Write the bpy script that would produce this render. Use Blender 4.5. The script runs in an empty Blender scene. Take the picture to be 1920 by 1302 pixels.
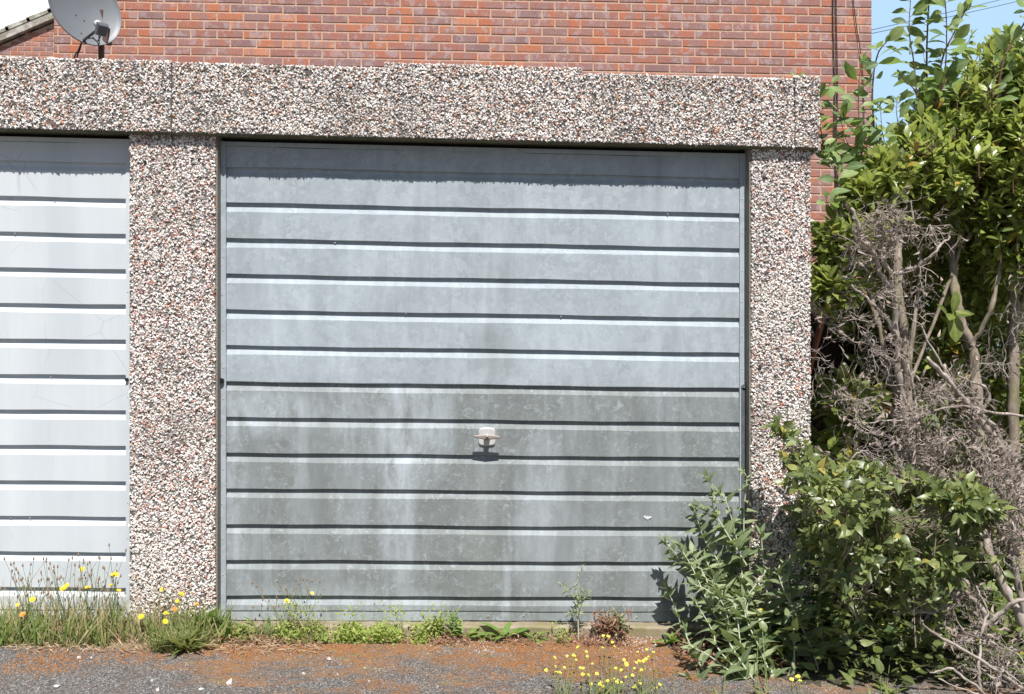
import bpy, math, random
import numpy as np
from mathutils import Vector

random.seed(7)
R = np.random.default_rng(11)
S = bpy.context.scene
COL = S.collection
rad = math.radians

# ------------------------------------------------------------------ camera
YAW = 0.042
CD, CH = 4.07, 1.14          # distance to the door plane, height
F = 1866.7                   # focal length in photo pixels (35 mm on full frame)
cam = bpy.data.cameras.new('camera')
cam.lens = 35.0; cam.sensor_width = 36.0; cam.sensor_fit = 'HORIZONTAL'
cam.clip_start = 0.05; cam.clip_end = 2000
co = bpy.data.objects.new('camera', cam); COL.objects.link(co)
co.location = (0, -CD, CH); co.rotation_euler = (rad(90), 0, -YAW)
S.camera = co

# ------------------------------------------------------------------ light
SUN_EL, SUN_AZ = 58.5, 6.0   # elevation; azimuth east of the camera's back
sd = Vector((math.sin(rad(SUN_AZ)) * math.cos(rad(SUN_EL)), -math.cos(rad(SUN_AZ)) * math.cos(rad(SUN_EL)), math.sin(rad(SUN_EL))))
sl = bpy.data.lights.new('sun', 'SUN'); sl.energy = 5.0; sl.angle = rad(0.53); sl.color = (1.0, 0.965, 0.91)
so = bpy.data.objects.new('sun', sl); COL.objects.link(so)
so.rotation_euler = sd.to_track_quat('Z', 'Y').to_euler(); so.location = (2, -6, 8)
w = bpy.data.worlds.new('World'); S.world = w; w.use_nodes = True
nt = w.node_tree; bg = nt.nodes['Background']
sky = nt.nodes.new('ShaderNodeTexSky'); sky.sky_type = 'NISHITA'; sky.sun_disc = False
sky.sun_elevation = rad(SUN_EL); sky.sun_rotation = rad(180 - SUN_AZ)
sky.air_density = 1.0; sky.dust_density = 0.6; sky.ozone_density = 1.2
# hazy bright band low in the north, and a white cloud low in the north-west
tc = nt.nodes.new('ShaderNodeTexCoord')
def dotn(vec):
    n = nt.nodes.new('ShaderNodeVectorMath'); n.operation = 'DOT_PRODUCT'; nt.links.new(tc.outputs['Generated'], n.inputs[0])
    v_ = Vector(vec).normalized(); n.inputs[1].default_value = v_; return n.outputs['Value']
cn = nt.nodes.new('ShaderNodeTexNoise'); cn.inputs['Scale'].default_value = 5; cn.inputs['Detail'].default_value = 7
nt.links.new(tc.outputs['Generated'], cn.inputs['Vector'])
def blend(src, val, stops, col, wob=0.0):
    ad = nt.nodes.new('ShaderNodeMath'); ad.operation = 'MULTIPLY_ADD'; ad.inputs[1].default_value = wob
    nt.links.new(cn.outputs[0], ad.inputs[0]); nt.links.new(val, ad.inputs[2])
    cr = nt.nodes.new('ShaderNodeValToRGB'); cr.color_ramp.elements[0].position = stops[0]; cr.color_ramp.elements[1].position = stops[1]
    cr.color_ramp.elements[1].color = (stops[2],) * 3 + (1,)
    nt.links.new(ad.outputs[0], cr.inputs[0]); mx = nt.nodes.new('ShaderNodeMix'); mx.data_type = 'RGBA'
    nt.links.new(cr.outputs[0], mx.inputs[0]); nt.links.new(src, mx.inputs[6]); mx.inputs[7].default_value = (*col, 1); return mx.outputs[2]
o1 = blend(sky.outputs[0], dotn((0.25, 1.0, 0.22)), (0.70, 0.97, 0.85), (8.4, 12.4, 16.6))
o2 = blend(o1, dotn((-0.62, 0.95, 0.42)), (0.90, 1.0, 1.0), (24.0, 24.5, 25.0), 0.06)
nt.links.new(o2, bg.inputs[0]); bg.inputs[1].default_value = 0.05
S.view_settings.view_transform = 'Standard'; S.view_settings.look = 'None'
S.view_settings.exposure = 0.50; S.view_settings.gamma = 1.0
S.cycles.max_bounces = 6; S.cycles.diffuse_bounces = 3; S.cycles.glossy_bounces = 2
S.cycles.transmission_bounces = 3; S.cycles.transparent_max_bounces = 4
S.cycles.sample_clamp_indirect = 4

# ------------------------------------------------------------------ measuring
fw = np.array([math.sin(YAW), math.cos(YAW), 0]); rt = np.array([math.cos(YAW), -math.sin(YAW), 0])
C0 = np.array([0, -CD, CH])
def ray(px, py): return fw + rt * ((px - 960) / F) + np.array([0, 0, 1.0]) * ((651 - py) / F)
def P(px, py, Y=0.0):
    d = ray(px, py); return C0 + d * ((Y + CD) / d[1])
GS, GZ = 0.015, -0.024        # the whole row of garages steps gently down to the right
def gz(x): return GZ - GS * x
def G(px, py):
    d = ray(px, py); t = (GZ - GS * 0 - C0[2]) / (d[2] + GS * d[0]); return C0 + d * t
def X(px, Y=0.0): return P(px, 651, Y)[0]
def ZL(px, py, Y=0.0):       # height measured in the garage's own sloping frame
    p = P(px, py, Y); return p[2] + GS * p[0]

# ------------------------------------------------------------------ mesh builder
class MB:
    def __init__(s): s.v = []; s.f = []; s.a = []; s.m = []; s.n = 0; s.hasa = False
    def add(s, v, f, a=None, m=0):
        v = np.asarray(v, float).reshape(-1, 3)
        s.v.append(v)
        f = np.asarray(f, int)
        if f.ndim == 1: f = f.reshape(1, -1)
        s.f.append(f + s.n); s.m.append(np.full(len(f), m, int)); s.n += len(v)
        if a is None: a = np.zeros((len(v), 3))
        else: s.hasa = True
        s.a.append(np.asarray(a, float).reshape(-1, 3))
    def box(s, x0, x1, y0, y1, z0, z1, m=0, shear=0.0):
        v = np.array([[x, y, z] for z in (z0, z1) for y in (y0, y1) for x in (x0, x1)], float)
        v[:, 2] -= shear * v[:, 0]
        s.add(v, [[0, 2, 3, 1], [4, 5, 7, 6], [0, 1, 5, 4], [2, 6, 7, 3], [0, 4, 6, 2], [1, 3, 7, 5]], m=m)
    def tube(s, pts, rads, k=6, m=0, cap=True, rnd=None):
        pts = np.asarray(pts, float); n = len(pts)
        rads = np.broadcast_to(np.asarray(rads, float), (n,))
        t = np.gradient(pts, axis=0); t /= np.linalg.norm(t, axis=1)[:, None] + 1e-9
        ref = np.array([0.31, 0.87, 0.13]);
        a1 = np.cross(t, ref); a1 /= np.linalg.norm(a1, axis=1)[:, None] + 1e-9
        a2 = np.cross(t, a1)
        th = np.arange(k) * 2 * math.pi / k
        v = pts[:, None] + rads[:, None, None] * (np.cos(th)[None, :, None] * a1[:, None] + np.sin(th)[None, :, None] * a2[:, None])
        i = np.arange(n - 1)[:, None] * k; j = np.arange(k)[None]; j2 = (j + 1) % k
        f = np.stack([i + j, i + j2, i + k + j2, i + k + j], -1).reshape(-1, 4)
        r = R.random() if rnd is None else rnd
        a = np.zeros((n * k, 3)); a[:, 2] = r
        s.add(v.reshape(-1, 3), f, a, m)
        if cap:
            base = s.n - n * k
            for o in (0, (n - 1) * k):
                s.f.append(np.array([[base + o + q for q in range(k)]])); s.m.append(np.array([m]))
    def build(s, name, mats, parent=None, smooth=False):
        me = bpy.data.meshes.new(name)
        v = np.concatenate(s.v)
        tot = np.concatenate([np.full(len(f), f.shape[1]) for f in s.f])
        li = np.concatenate([f.ravel() for f in s.f])
        me.vertices.add(len(v)); me.vertices.foreach_set('co', v.ravel())
        me.loops.add(len(li)); me.loops.foreach_set('vertex_index', li)
        me.polygons.add(len(tot)); me.polygons.foreach_set('loop_start', np.concatenate([[0], np.cumsum(tot)[:-1]]))
        me.polygons.foreach_set('loop_total', tot)
        me.polygons.foreach_set('material_index', np.concatenate(s.m))
        me.update(calc_edges=True); me.validate()
        me.polygons.foreach_set('use_smooth', np.full(len(me.polygons), bool(smooth)))
        if s.hasa:
            at = me.attributes.new('lc', 'FLOAT_VECTOR', 'POINT'); at.data.foreach_set('vector', np.concatenate(s.a).ravel())
        for m in (mats if isinstance(mats, (list, tuple)) else [mats]): me.materials.append(m)
        o = bpy.data.objects.new(name, me); COL.objects.link(o)
        if parent is not None: o.parent = parent; o.matrix_parent_inverse = parent.matrix_basis.inverted()
        return o
def tag(o, label=None, cat=None, group=None, kind=None):
    if label: o['label'] = label
    if cat: o['category'] = cat
    if group: o['group'] = group
    if kind: o['kind'] = kind
    return o
def empty(name, loc, label, cat, group=None):
    o = bpy.data.objects.new(name, None); COL.objects.link(o); o.location = [float(q) for q in loc]; o.empty_display_size = 0.1
    return tag(o, label, cat, group)

# ------------------------------------------------------------------ materials
def mat(name):
    m = bpy.data.materials.new(name); m.use_nodes = True
    return m, m.node_tree, m.node_tree.nodes['Principled BSDF']
def N(t, kind, **k):
    n = t.nodes.new('ShaderNode' + kind)
    for a, b in k.items():
        if a in n.inputs: n.inputs[a].default_value = b
        else: setattr(n, a, b)
    return n
def L(t, a, b): t.links.new(a, b)
def ramp(t, src, stops, interp='LINEAR'):
    r = N(t, 'ValToRGB'); e = r.color_ramp; e.interpolation = interp
    while len(e.elements) < len(stops): e.elements.new(0.5)
    for el, (p, c) in zip(e.elements, stops): el.position = p; el.color = (*c, 1) if not isinstance(c, (int, float)) else (c, c, c, 1)
    L(t, src, r.inputs[0]); return r.outputs[0]
def mixc(t, fac, a, b, mode='MIX'):
    m = N(t, 'Mix'); m.data_type = 'RGBA'; m.blend_type = mode
    for s_, i in ((fac, 0), (a, 6), (b, 7)):
        if isinstance(s_, bpy.types.NodeSocket): L(t, s_, m.inputs[i])
        else: m.inputs[i].default_value = s_ if isinstance(s_, float) else (*s_, 1)
    return m.outputs[2]
def coords(t, scale=(1, 1, 1)):
    tcn = N(t, 'TexCoord'); mp = N(t, 'Mapping'); mp.inputs['Scale'].default_value = scale
    L(t, tcn.outputs['Object'], mp.inputs[0]); return mp.outputs[0]
def noise(t, vec, sc, det=4, rough=0.55, dist=0.0):
    n = N(t, 'TexNoise', Scale=sc, Detail=det, Roughness=rough, Distortion=dist); L(t, vec, n.inputs['Vector']); return n.outputs[0]
def bump(t, h, bsdf, strength=0.3, dist=0.01):
    b = N(t, 'Bump', Strength=strength, Distance=dist); L(t, h, b.inputs['Height']); L(t, b.outputs[0], bsdf.inputs['Normal'])
def simple(name, c, rough=0.6, metal=0.0, var=0.15, sc=30, bmp=0.1):
    m, t, b = mat(name); v = coords(t); n = noise(t, v, sc)
    L(t, mixc(t, n, tuple(q * (1 - var) for q in c), tuple(min(1, q * (1 + var)) for q in c)), b.inputs['Base Color'])
    b.inputs['Roughness'].default_value = rough; b.inputs['Metallic'].default_value = metal
    if bmp: bump(t, n, b, bmp, 0.004)
    return m

def chip_mat(name, stops):
    m, t, b = mat(name); g = N(t, 'NewGeometry')
    c = ramp(t, g.outputs['Random Per Island'], stops, 'CONSTANT')
    n = noise(t, coords(t), 220, 3)
    nb = noise(t, coords(t), 3.0, 4)
    c = mixc(t, ramp(t, n, [(0.4, 0.0), (0.75, 0.25)]), c, (0.3, 0.26, 0.23))
    dirt = ramp(t, nb, [(0.52, 0.0), (0.68, 0.28)])
    c = mixc(t, dirt, c, (0.20, 0.18, 0.15))
    c = mixc(t, ramp(t, noise(t, coords(t, (7, 7, 1.2)), 1.0, 5, 0.65), [(0.58, 0.0), (0.70, 0.3)]), c, (0.16, 0.15, 0.13))
    c = mixc(t, ramp(t, noise(t, coords(t), 2.1, 5, 0.6), [(0.54, 0.0), (0.66, 0.5)]), c, (0.80, 0.76, 0.71))
    L(t, c, b.inputs['Base Color']); b.inputs['Roughness'].default_value = 0.55
    return m
W_, Wa = (0.90, 0.87, 0.84), (0.78, 0.73, 0.69)
CH_L = chip_mat('aggregate_chips', [(0, W_), (0.32, Wa), (0.5, (0.72, 0.60, 0.54)), (0.6, (0.45, 0.42, 0.41)), (0.70, (0.60, 0.27, 0.18)), (0.76, (0.85, 0.84, 0.84)), (0.86, (0.27, 0.12, 0.09)), (0.90, (0.58, 0.36, 0.2)), (0.955, (0.13, 0.11, 0.10))])
CH_P = chip_mat('aggregate_chips_pink', [(0, W_), (0.30, Wa), (0.46, (0.74, 0.60, 0.54)), (0.58, (0.5, 0.42, 0.40)), (0.68, (0.60, 0.27, 0.20)), (0.745, (0.87, 0.85, 0.84)), (0.89, (0.33, 0.13, 0.10)), (0.925, (0.6, 0.36, 0.24)), (0.955, (0.12, 0.10, 0.09))])
MATRIX = simple('cement_matrix', (0.17, 0.16, 0.15), 0.9, var=0.5, sc=60, bmp=0.5)
def concrete(name, c1, c2, moss=None, sc=9):
    m, t, b = mat(name); v = coords(t); n = noise(t, v, sc, 8, 0.65); n2 = noise(t, v, 140, 4, 0.6)
    c = mixc(t, ramp(t, n, [(0.3, 0.0), (0.7, 1.0)]), c1, c2)
    c = mixc(t, ramp(t, n2, [(0.35, 0.6), (0.6, 0.0)]), c, tuple(q * 0.5 for q in c1))
    if moss:
        mk = ramp(t, noise(t, v, 5, 6, 0.7), [(0.45, 0.0), (0.62, 0.9)]); c = mixc(t, mk, c, moss)
    L(t, c, b.inputs['Base Color']); b.inputs['Roughness'].default_value = 0.92
    bump(t, n2, b, 0.5, 0.006); return m
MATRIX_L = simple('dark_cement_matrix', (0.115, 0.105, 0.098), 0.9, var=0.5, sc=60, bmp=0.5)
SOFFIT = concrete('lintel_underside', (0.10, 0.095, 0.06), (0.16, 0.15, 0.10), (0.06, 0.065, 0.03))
SILL = concrete('sill_concrete', (0.26, 0.215, 0.16), (0.42, 0.36, 0.28), (0.22, 0.19, 0.10))
JAMB = concrete('jamb_cement', (0.20, 0.175, 0.145), (0.30, 0.27, 0.23), None, 14)
BLACK = simple('shade_black', (0.012, 0.012, 0.012), 0.9)  # near-black standing for the shade inside gaps and holes
RUBBER = simple('black_rubber', (0.012, 0.012, 0.013), 0.45, bmp=0)

def galv(name, base, lite, dark, streak=1.0, metal=0.0, rough=0.6, patches=()):
    m, t, b = mat(name); v = coords(t)
    vo = N(t, 'TexVoronoi', Scale=26.0); vo.feature = 'F1'
    wv = N(t, 'VectorMath'); wv.operation = 'ADD'
    wn = N(t, 'TexNoise', Scale=22.0, Detail=4.0); L(t, v, wn.inputs['Vector'])
    sc = N(t, 'VectorMath'); sc.operation = 'SCALE'; sc.inputs['Scale'].default_value = 0.16
    L(t, wn.outputs['Color'], sc.inputs[0]); L(t, v, wv.inputs[0]); L(t, sc.outputs[0], wv.inputs[1])
    L(t, wv.outputs[0], vo.inputs['Vector'])
    sp = ramp(t, vo.outputs['Color'], [(0.15, 0.0), (0.85, 1.0)])
    c = mixc(t, sp, tuple(q * 0.92 for q in base), tuple(q * 1.10 for q in base))
    fl = ramp(t, noise(t, v, 36, 6, 0.7, 1.4), [(0.53, 0.0), (0.66, 0.5)])
    c = mixc(t, fl, c, lite)
    # long vertical rain streaks, wide and narrow
    vs = coords(t, (4.2, 1, 0.9)); s1 = noise(t, vs, 1.0, 6, 0.62, 0.25)
    k1 = ramp(t, s1, [(0.48, 0.0), (0.74, 0.8 * streak)])
    c = mixc(t, k1, c, lite)
    vs2 = coords(t, (11.0, 1, 1.6)); s2 = noise(t, vs2, 1.0, 5, 0.6, 0.2)
    c = mixc(t, ramp(t, s2, [(0.56, 0.0), (0.74, 0.6 * streak)]), c, lite)
    k2 = ramp(t, noise(t, coords(t, (3.3, 1, 0.7)), 1.3, 5, 0.62), [(0.50, 0.0), (0.68, 0.8 * streak)])
    c = mixc(t, k2, c, dark)
    for (a, b_, w_, h_, amt, colr) in patches:
        amt *= 0.62      # pale run-off patches and smudges, each where it is on the door
        ctr = P(a, b_); tcn = N(t, 'TexCoord'); mp = N(t, 'Mapping'); sxx, szz = 459.0 / w_, 459.0 / h_
        mp.inputs['Scale'].default_value = (sxx, 0.001, szz); mp.inputs['Location'].default_value = (-ctr[0] * sxx, 0, -(ctr[2]) * szz)
        L(t, tcn.outputs['Object'], mp.inputs[0]); gr = N(t, 'TexGradient'); gr.gradient_type = 'SPHERICAL'; L(t, mp.outputs[0], gr.inputs[0])
        pm = N(t, 'Math', operation='MULTIPLY'); L(t, ramp(t, gr.outputs['Fac'], [(0.0, 0.0), (0.55, 1.0)]), pm.inputs[0])
        L(t, ramp(t, noise(t, coords(t, (9, 1, 3)), 1.6, 6, 0.65, 0.3), [(0.32, 0.0), (0.66, amt)]), pm.inputs[1])
        c = mixc(t, pm.outputs[0], c, colr)
    sk = ramp(t, noise(t, coords(t, (420, 1, 30)), 1.0, 2), [(0.66, 0.0), (0.72, 0.25)])
    c = mixc(t, sk, c, lite)
    sk2 = ramp(t, noise(t, coords(t, (70, 70, 60)), 1.0, 3), [(0.70, 0.0), (0.74, 0.5)])
    c = mixc(t, sk2, c, tuple(q * 0.7 for q in dark))
    L(t, c, b.inputs['Base Color']); b.inputs['Metallic'].default_value = metal; b.inputs['Specular IOR Level'].default_value = 0.18
    rr = ramp(t, sp, [(0.0, rough - 0.05), (1.0, rough + 0.08)]); L(t, rr, b.inputs['Roughness'])
    bump(t, noise(t, v, 3.5, 2), b, 0.25, 0.01)
    return m
PALE, SMUD = (0.50, 0.56, 0.62), (0.20, 0.225, 0.225)
GALV_U = galv('galvanised_upper', (0.325, 0.370, 0.402), (0.46, 0.515, 0.56), (0.23, 0.26, 0.285), 0.9, patches=[(925, 665, 60, 75, 1.0, SMUD), (925, 430, 75, 150, .5, SMUD), (465, 500, 40, 170, .6, SMUD), (1230, 480, 50, 190, .5, PALE), (560, 600, 160, 130, .6, PALE), (1060, 640, 150, 80, .5, PALE)])
GALV_L = galv('galvanised_lower', (0.195, 0.215, 0.214), (0.42, 0.47, 0.515), (0.15, 0.166, 0.160), 0.8, patches=[(765, 800, 95, 150, 1.0, PALE), (745, 960, 40, 190, .9, PALE), (505, 770, 130, 60, .9, PALE), (640, 770, 90, 60, .6, PALE), (1015, 960, 60, 200, .6, PALE), (435, 900, 30, 260, .7, PALE), (905, 1000, 45, 170, .6, (.30, .33, .31)), (600, 1140, 330, 50, .7, PALE), (930, 1060, 50, 90, .4, SMUD)])
GALV_B = galv('galvanised_bottom', (0.36, 0.37, 0.37), (0.50, 0.53, 0.55), (0.28, 0.29, 0.28), 0.8)
GALV_F = galv('galvanised_frame', (0.34, 0.385, 0.425), (0.46, 0.515, 0.56), (0.26, 0.29, 0.32), 0.5)
DARKSTRIP = galv('dark_strip_grey', (0.13, 0.14, 0.15), (0.22, 0.23, 0.25), (0.08, 0.085, 0.09), 0.5, 0.4)
def painted(name):
    m, t, b = mat(name); v = coords(t)
    c = mixc(t, ramp(t, noise(t, coords(t, (4, 1, 0.5)), 1.0, 5), [(0.35, 0.0), (0.65, 1.0)]), (0.49, 0.53, 0.565), (0.585, 0.62, 0.65))
    c = mixc(t, ramp(t, noise(t, coords(t, (30, 1, 2)), 1.0, 3), [(0.6, 0.0), (0.72, 0.35)]), c, (0.46, 0.52, 0.58))
    vo = N(t, 'TexVoronoi', Scale=3.4); vo.feature = 'DISTANCE_TO_EDGE'; L(t, v, vo.inputs['Vector'])
    ck = ramp(t, vo.outputs['Distance'], [(0.0, 0.35), (0.010, 0.0)])
    mk = ramp(t, noise(t, v, 2.3, 2), [(0.5, 0.0), (0.56, 1.0)])
    mm = N(t, 'Math', operation='MULTIPLY'); L(t, ck, mm.inputs[0]); L(t, mk, mm.inputs[1])
    c = mixc(t, mm.outputs[0], c, (0.30, 0.33, 0.36))
    L(t, c, b.inputs['Base Color']); b.inputs['Roughness'].default_value = 0.5; b.inputs['Specular IOR Level'].default_value = 0.25
    bump(t, noise(t, v, 3.0, 2), b, 0.2, 0.01); return m
PAINT = painted('pale_blue_white_paint')
CHROME = simple('dull_chrome', (0.52, 0.52, 0.51), 0.45, 0.1, 0.1, 50, 0.05)
CHROME2 = simple('dull_handle_metal', (0.30, 0.265, 0.24), 0.5, 0.2, 0.15, 60, 0.05)
RIVET = simple('rivet_steel', (0.38, 0.39, 0.4), 0.4, 0.6, 0.3, 80, 0)
RIVET_R = simple('rusty_rivet', (0.25, 0.10, 0.06), 0.8, 0.0, 0.3, 80, 0)

def brick_mat(name, island=True):
    m, t, b = mat(name); g = N(t, 'NewGeometry'); v = coords(t)
    c = ramp(t, g.outputs['Random Per Island'], [(0, (0.47, 0.155, 0.08)), (0.18, (0.40, 0.15, 0.095)), (0.36, (0.35, 0.145, 0.11)), (0.50, (0.48, 0.17, 0.085)), (0.66, (0.31, 0.155, 0.135)), (0.76, (0.43, 0.155, 0.10)), (0.90, (0.26, 0.145, 0.14)), (0.95, (0.56, 0.235, 0.13))], 'CONSTANT')
    # purple-grey kiss marks across each brick
    k = ramp(t, noise(t, coords(t, (9.5, 1, 4.5)), 1.0, 3, 0.6), [(0.46, 0.0), (0.54, 0.68)])
    c = mixc(t, k, c, (0.30, 0.185, 0.18))
    k2 = ramp(t, noise(t, coords(t, (16, 1, 12)), 1.0, 3, 0.6), [(0.53, 0.0), (0.62, 0.6)])
    c = mixc(t, k2, c, (0.42, 0.34, 0.35))
    n2 = noise(t, v, 110, 4, 0.7)
    c = mixc(t, ramp(t, n2, [(0.35, 0.45), (0.55, 0.0)]), c, (0.14, 0.06, 0.05))
    c = mixc(t, ramp(t, n2, [(0.60, 0.0), (0.75, 0.5)]), c, (0.55, 0.40, 0.33))
    L(t, c, b.inputs['Base Color']); b.inputs['Roughness'].default_value = 0.85
    bump(t, n2, b, 0.5, 0.006); return m
BRICK = brick_mat('multi_red_brick')
MORTAR = concrete('pinkish_mortar', (0.52, 0.33, 0.235), (0.66, 0.46, 0.345), None, 30)

def asphalt():
    m, t, b = mat('asphalt'); v = coords(t)
    vo = N(t, 'TexVoronoi', Scale=190.0); L(t, v, vo.inputs['Vector'])
    bw = N(t, 'RGBToBW'); L(t, vo.outputs['Color'], bw.inputs[0])
    c = ramp(t, bw.outputs[0], [(0.2, (0.055, 0.055, 0.058)), (0.42, (0.12, 0.118, 0.12)), (0.58, (0.18, 0.172, 0.17)), (0.72, (0.25, 0.238, 0.23)), (0.86, (0.40, 0.38, 0.36))])
    ed = ramp(t, vo.outputs['Distance'], [(0.45, 0.0), (0.75, 0.75)])
    c = mixc(t, ed, c, (0.045, 0.04, 0.038))
    dirt = ramp(t, noise(t, v, 9, 6, 0.7), [(0.44, 0.0), (0.62, 0.6)])
    c = mixc(t, dirt, c, (0.125, 0.095, 0.075))
    # rust-coloured dry moss spreading over the surface, thickest near the sill
    sxy = N(t, 'SeparateXYZ'); L(t, v, sxy.inputs[0])
    band = ramp(t, sxy.outputs[1], [(0.0, 0.0), (1.0, 1.0)])
    mr = N(t, 'MapRange'); mr.inputs[1].default_value = -0.95; mr.inputs[2].default_value = -0.20; L(t, sxy.outputs[1], mr.inputs[0])
    ad = N(t, 'Math', operation='MULTIPLY_ADD'); ad.inputs[1].default_value = 0.20; L(t, mr.outputs[0], ad.inputs[0]); 
    mrx = N(t, 'MapRange'); mrx.inputs[1].default_value = -1.5; mrx.inputs[2].default_value = -0.9; L(t, sxy.outputs[0], mrx.inputs[0])
    adx = N(t, 'Math', operation='MULTIPLY_ADD'); adx.inputs[1].default_value = 0.22; adx.inputs[2].default_value = -0.20; L(t, mrx.outputs[0], adx.inputs[0])
    nn = noise(t, coords(t, (1, 1.7, 1)), 3.1, 12, 0.86)
    mry = N(t, 'MapRange'); mry.inputs[1].default_value = 0.2; mry.inputs[2].default_value = -0.1; L(t, sxy.outputs[1], mry.inputs[0])
    ml = N(t, 'Math', operation='MULTIPLY'); L(t, nn, ml.inputs[0]); L(t, mry.outputs[0], ml.inputs[1])
    L(t, ml.outputs[0], ad.inputs[2]); a2 = N(t, 'Math', operation='ADD'); L(t, ad.outputs[0], a2.inputs[0]); L(t, adx.outputs[0], a2.inputs[1])
    mk = ramp(t, a2.outputs[0], [(0.60, 0.0), (0.71, 0.9)])
    mc = mixc(t, noise(t, v, 60, 4), (0.19, 0.08, 0.028), (0.36, 0.17, 0.055))
    mc = mixc(t, ramp(t, noise(t, v, 14, 3), [(0.58, 0.0), (0.68, 0.7)]), mc, (0.22, 0.20, 0.06))
    c = mixc(t, mk, c, mc)
    L(t, c, b.inputs['Base Color']); b.inputs['Roughness'].default_value = 0.9
    h = N(t, 'Math', operation='MULTIPLY_ADD'); h.inputs[1].default_value = -0.6
    L(t, vo.outputs['Distance'], h.inputs[0]); L(t, noise(t, v, 90, 4), h.inputs[2])
    bump(t, h.outputs[0], b, 0.9, 0.006); return m
ASPHALT = asphalt()
SOIL = concrete('dry_soil', (0.16, 0.11, 0.075), (0.34, 0.26, 0.19), (0.20, 0.19, 0.07), 25)
SOILD = concrete('shaded_soil', (0.03, 0.024, 0.018), (0.09, 0.07, 0.05), (0.05, 0.055, 0.02), 25)  # soil with the shade under the shrubs put into its colour
MOSS = simple('rusty_moss', (0.31, 0.14, 0.048), 0.95, 0, 0.45, 25, 0)
STONE = chip_mat('loose_stones', [(0, (0.25, 0.235, 0.22)), (0.3, (0.16, 0.15, 0.145)), (0.6, (0.10, 0.092, 0.088)), (0.85, (0.30, 0.19, 0.14)), (0.96, (0.38, 0.36, 0.34))])

def leaf_mat(name, cols, vein, rough=0.42, transl=0.28, back=1.35, edge=None, spec=0.5):
    m, t, b = mat(name)
    at = N(t, 'Attribute'); at.attribute_name = 'lc'; s = N(t, 'SeparateXYZ'); L(t, at.outputs['Vector'], s.inputs[0])
    c = ramp(t, s.outputs[2], cols)
    c = mixc(t, ramp(t, noise(t, coords(t), 55, 3), [(0.35, 0.0), (0.7, 0.35)]), c, tuple(q * 0.6 for q in cols[0][1]))
    # midrib and side veins
    rib = ramp(t, s.outputs[0], [(0.0, 0.9), (0.10, 0.0)])
    wv = N(t, 'Math', operation='MULTIPLY_ADD'); wv.inputs[1].default_value = -0.55; L(t, s.outputs[0], wv.inputs[0]); L(t, s.outputs[1], wv.inputs[2])
    fr = N(t, 'Math', operation='MULTIPLY'); fr.inputs[1].default_value = 7.0; L(t, wv.outputs[0], fr.inputs[0])
    f2 = N(t, 'Math', operation='FRACT'); L(t, fr.outputs[0], f2.inputs[0])
    sv = ramp(t, f2.outputs[0], [(0.0, 0.38), (0.16, 0.0)])
    mxx = N(t, 'Math', operation='MAXIMUM'); L(t, rib, mxx.inputs[0]); L(t, sv, mxx.inputs[1])
    c = mixc(t, mxx.outputs[0], c, vein)
    g = N(t, 'NewGeometry')
    cb = mixc(t, g.outputs['Backfacing'], c, tuple(min(1, q * back + 0.03) for q in cols[len(cols) // 2][1]))
    L(t, cb, b.inputs['Base Color']); b.inputs['Roughness'].default_value = rough
    b.inputs['Specular IOR Level'].default_value = spec
    tr = N(t, 'BsdfTranslucent'); 
    L(t, mixc(t, 0.5, cb, (0.42, 0.55, 0.06), 'MIX'), tr.inputs[0])
    ms = N(t, 'MixShader'); ms.inputs[0].default_value = transl
    L(t, b.outputs[0], ms.inputs[1]); L(t, tr.outputs[0], ms.inputs[2])
    L(t, ms.outputs[0], t.nodes['Material Output'].inputs[0]); return m
LAUREL = leaf_mat('glossy_evergreen_leaf', [(0, (0.09, 0.13, 0.03)), (0.35, (0.18, 0.235, 0.05)), (0.7, (0.30, 0.355, 0.09)), (0.93, (0.44, 0.47, 0.14)), (0.975, (0.42, 0.33, 0.05)), (1.0, (0.48, 0.20, 0.04))], (0.36, 0.42, 0.18), 0.33, 0.34, spec=0.5)
LOWER = leaf_mat('olive_leaf', [(0, (0.06, 0.085, 0.025)), (0.5, (0.125, 0.165, 0.05)), (0.93, (0.27, 0.31, 0.10)), (1.0, (0.45, 0.36, 0.08))], (0.26, 0.30, 0.14), 0.38, 0.2)
WILLOW = leaf_mat('pale_willow_leaf', [(0, (0.10, 0.17, 0.065)), (0.5, (0.19, 0.28, 0.095)), (1.0, (0.35, 0.43, 0.15))], (0.42, 0.5, 0.3), 0.5, 0.35, 1.6)
BUDD = leaf_mat('grey_green_leaf', [(0, (0.09, 0.13, 0.06)), (0.45, (0.19, 0.245, 0.115)), (1.0, (0.42, 0.46, 0.27))], (0.36, 0.44, 0.28), 0.6, 0.25, 1.4)
DEEP = leaf_mat('broad_green_leaf', [(0, (0.035, 0.075, 0.03)), (0.6, (0.06, 0.12, 0.04)), (1.0, (0.11, 0.18, 0.06))], (0.14, 0.22, 0.09), 0.5, 0.25)  # greens darkened for the shade these weeds stand in
BACKL = leaf_mat('garden_leaf', [(0, (0.07, 0.13, 0.03)), (0.5, (0.15, 0.24, 0.05)), (1.0, (0.30, 0.38, 0.09))], (0.2, 0.3, 0.1), 0.5, 0.35)
DANDY = leaf_mat('dandelion_leaf', [(0, (0.10, 0.20, 0.04)), (0.6, (0.18, 0.32, 0.06)), (1.0, (0.30, 0.36, 0.09))], (0.34, 0.42, 0.16), 0.5, 0.3)
DOCK = leaf_mat('dock_leaf', [(0, (0.06, 0.13, 0.03)), (0.6, (0.11, 0.22, 0.045)), (1.0, (0.17, 0.27, 0.06))], (0.22, 0.32, 0.12), 0.45, 0.3)
LIME = leaf_mat('lime_groundcover', [(0, (0.22, 0.29, 0.05)), (0.5, (0.34, 0.42, 0.09)), (1.0, (0.50, 0.52, 0.18))], (0.4, 0.48, 0.18), 0.7, 0.35)
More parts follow.
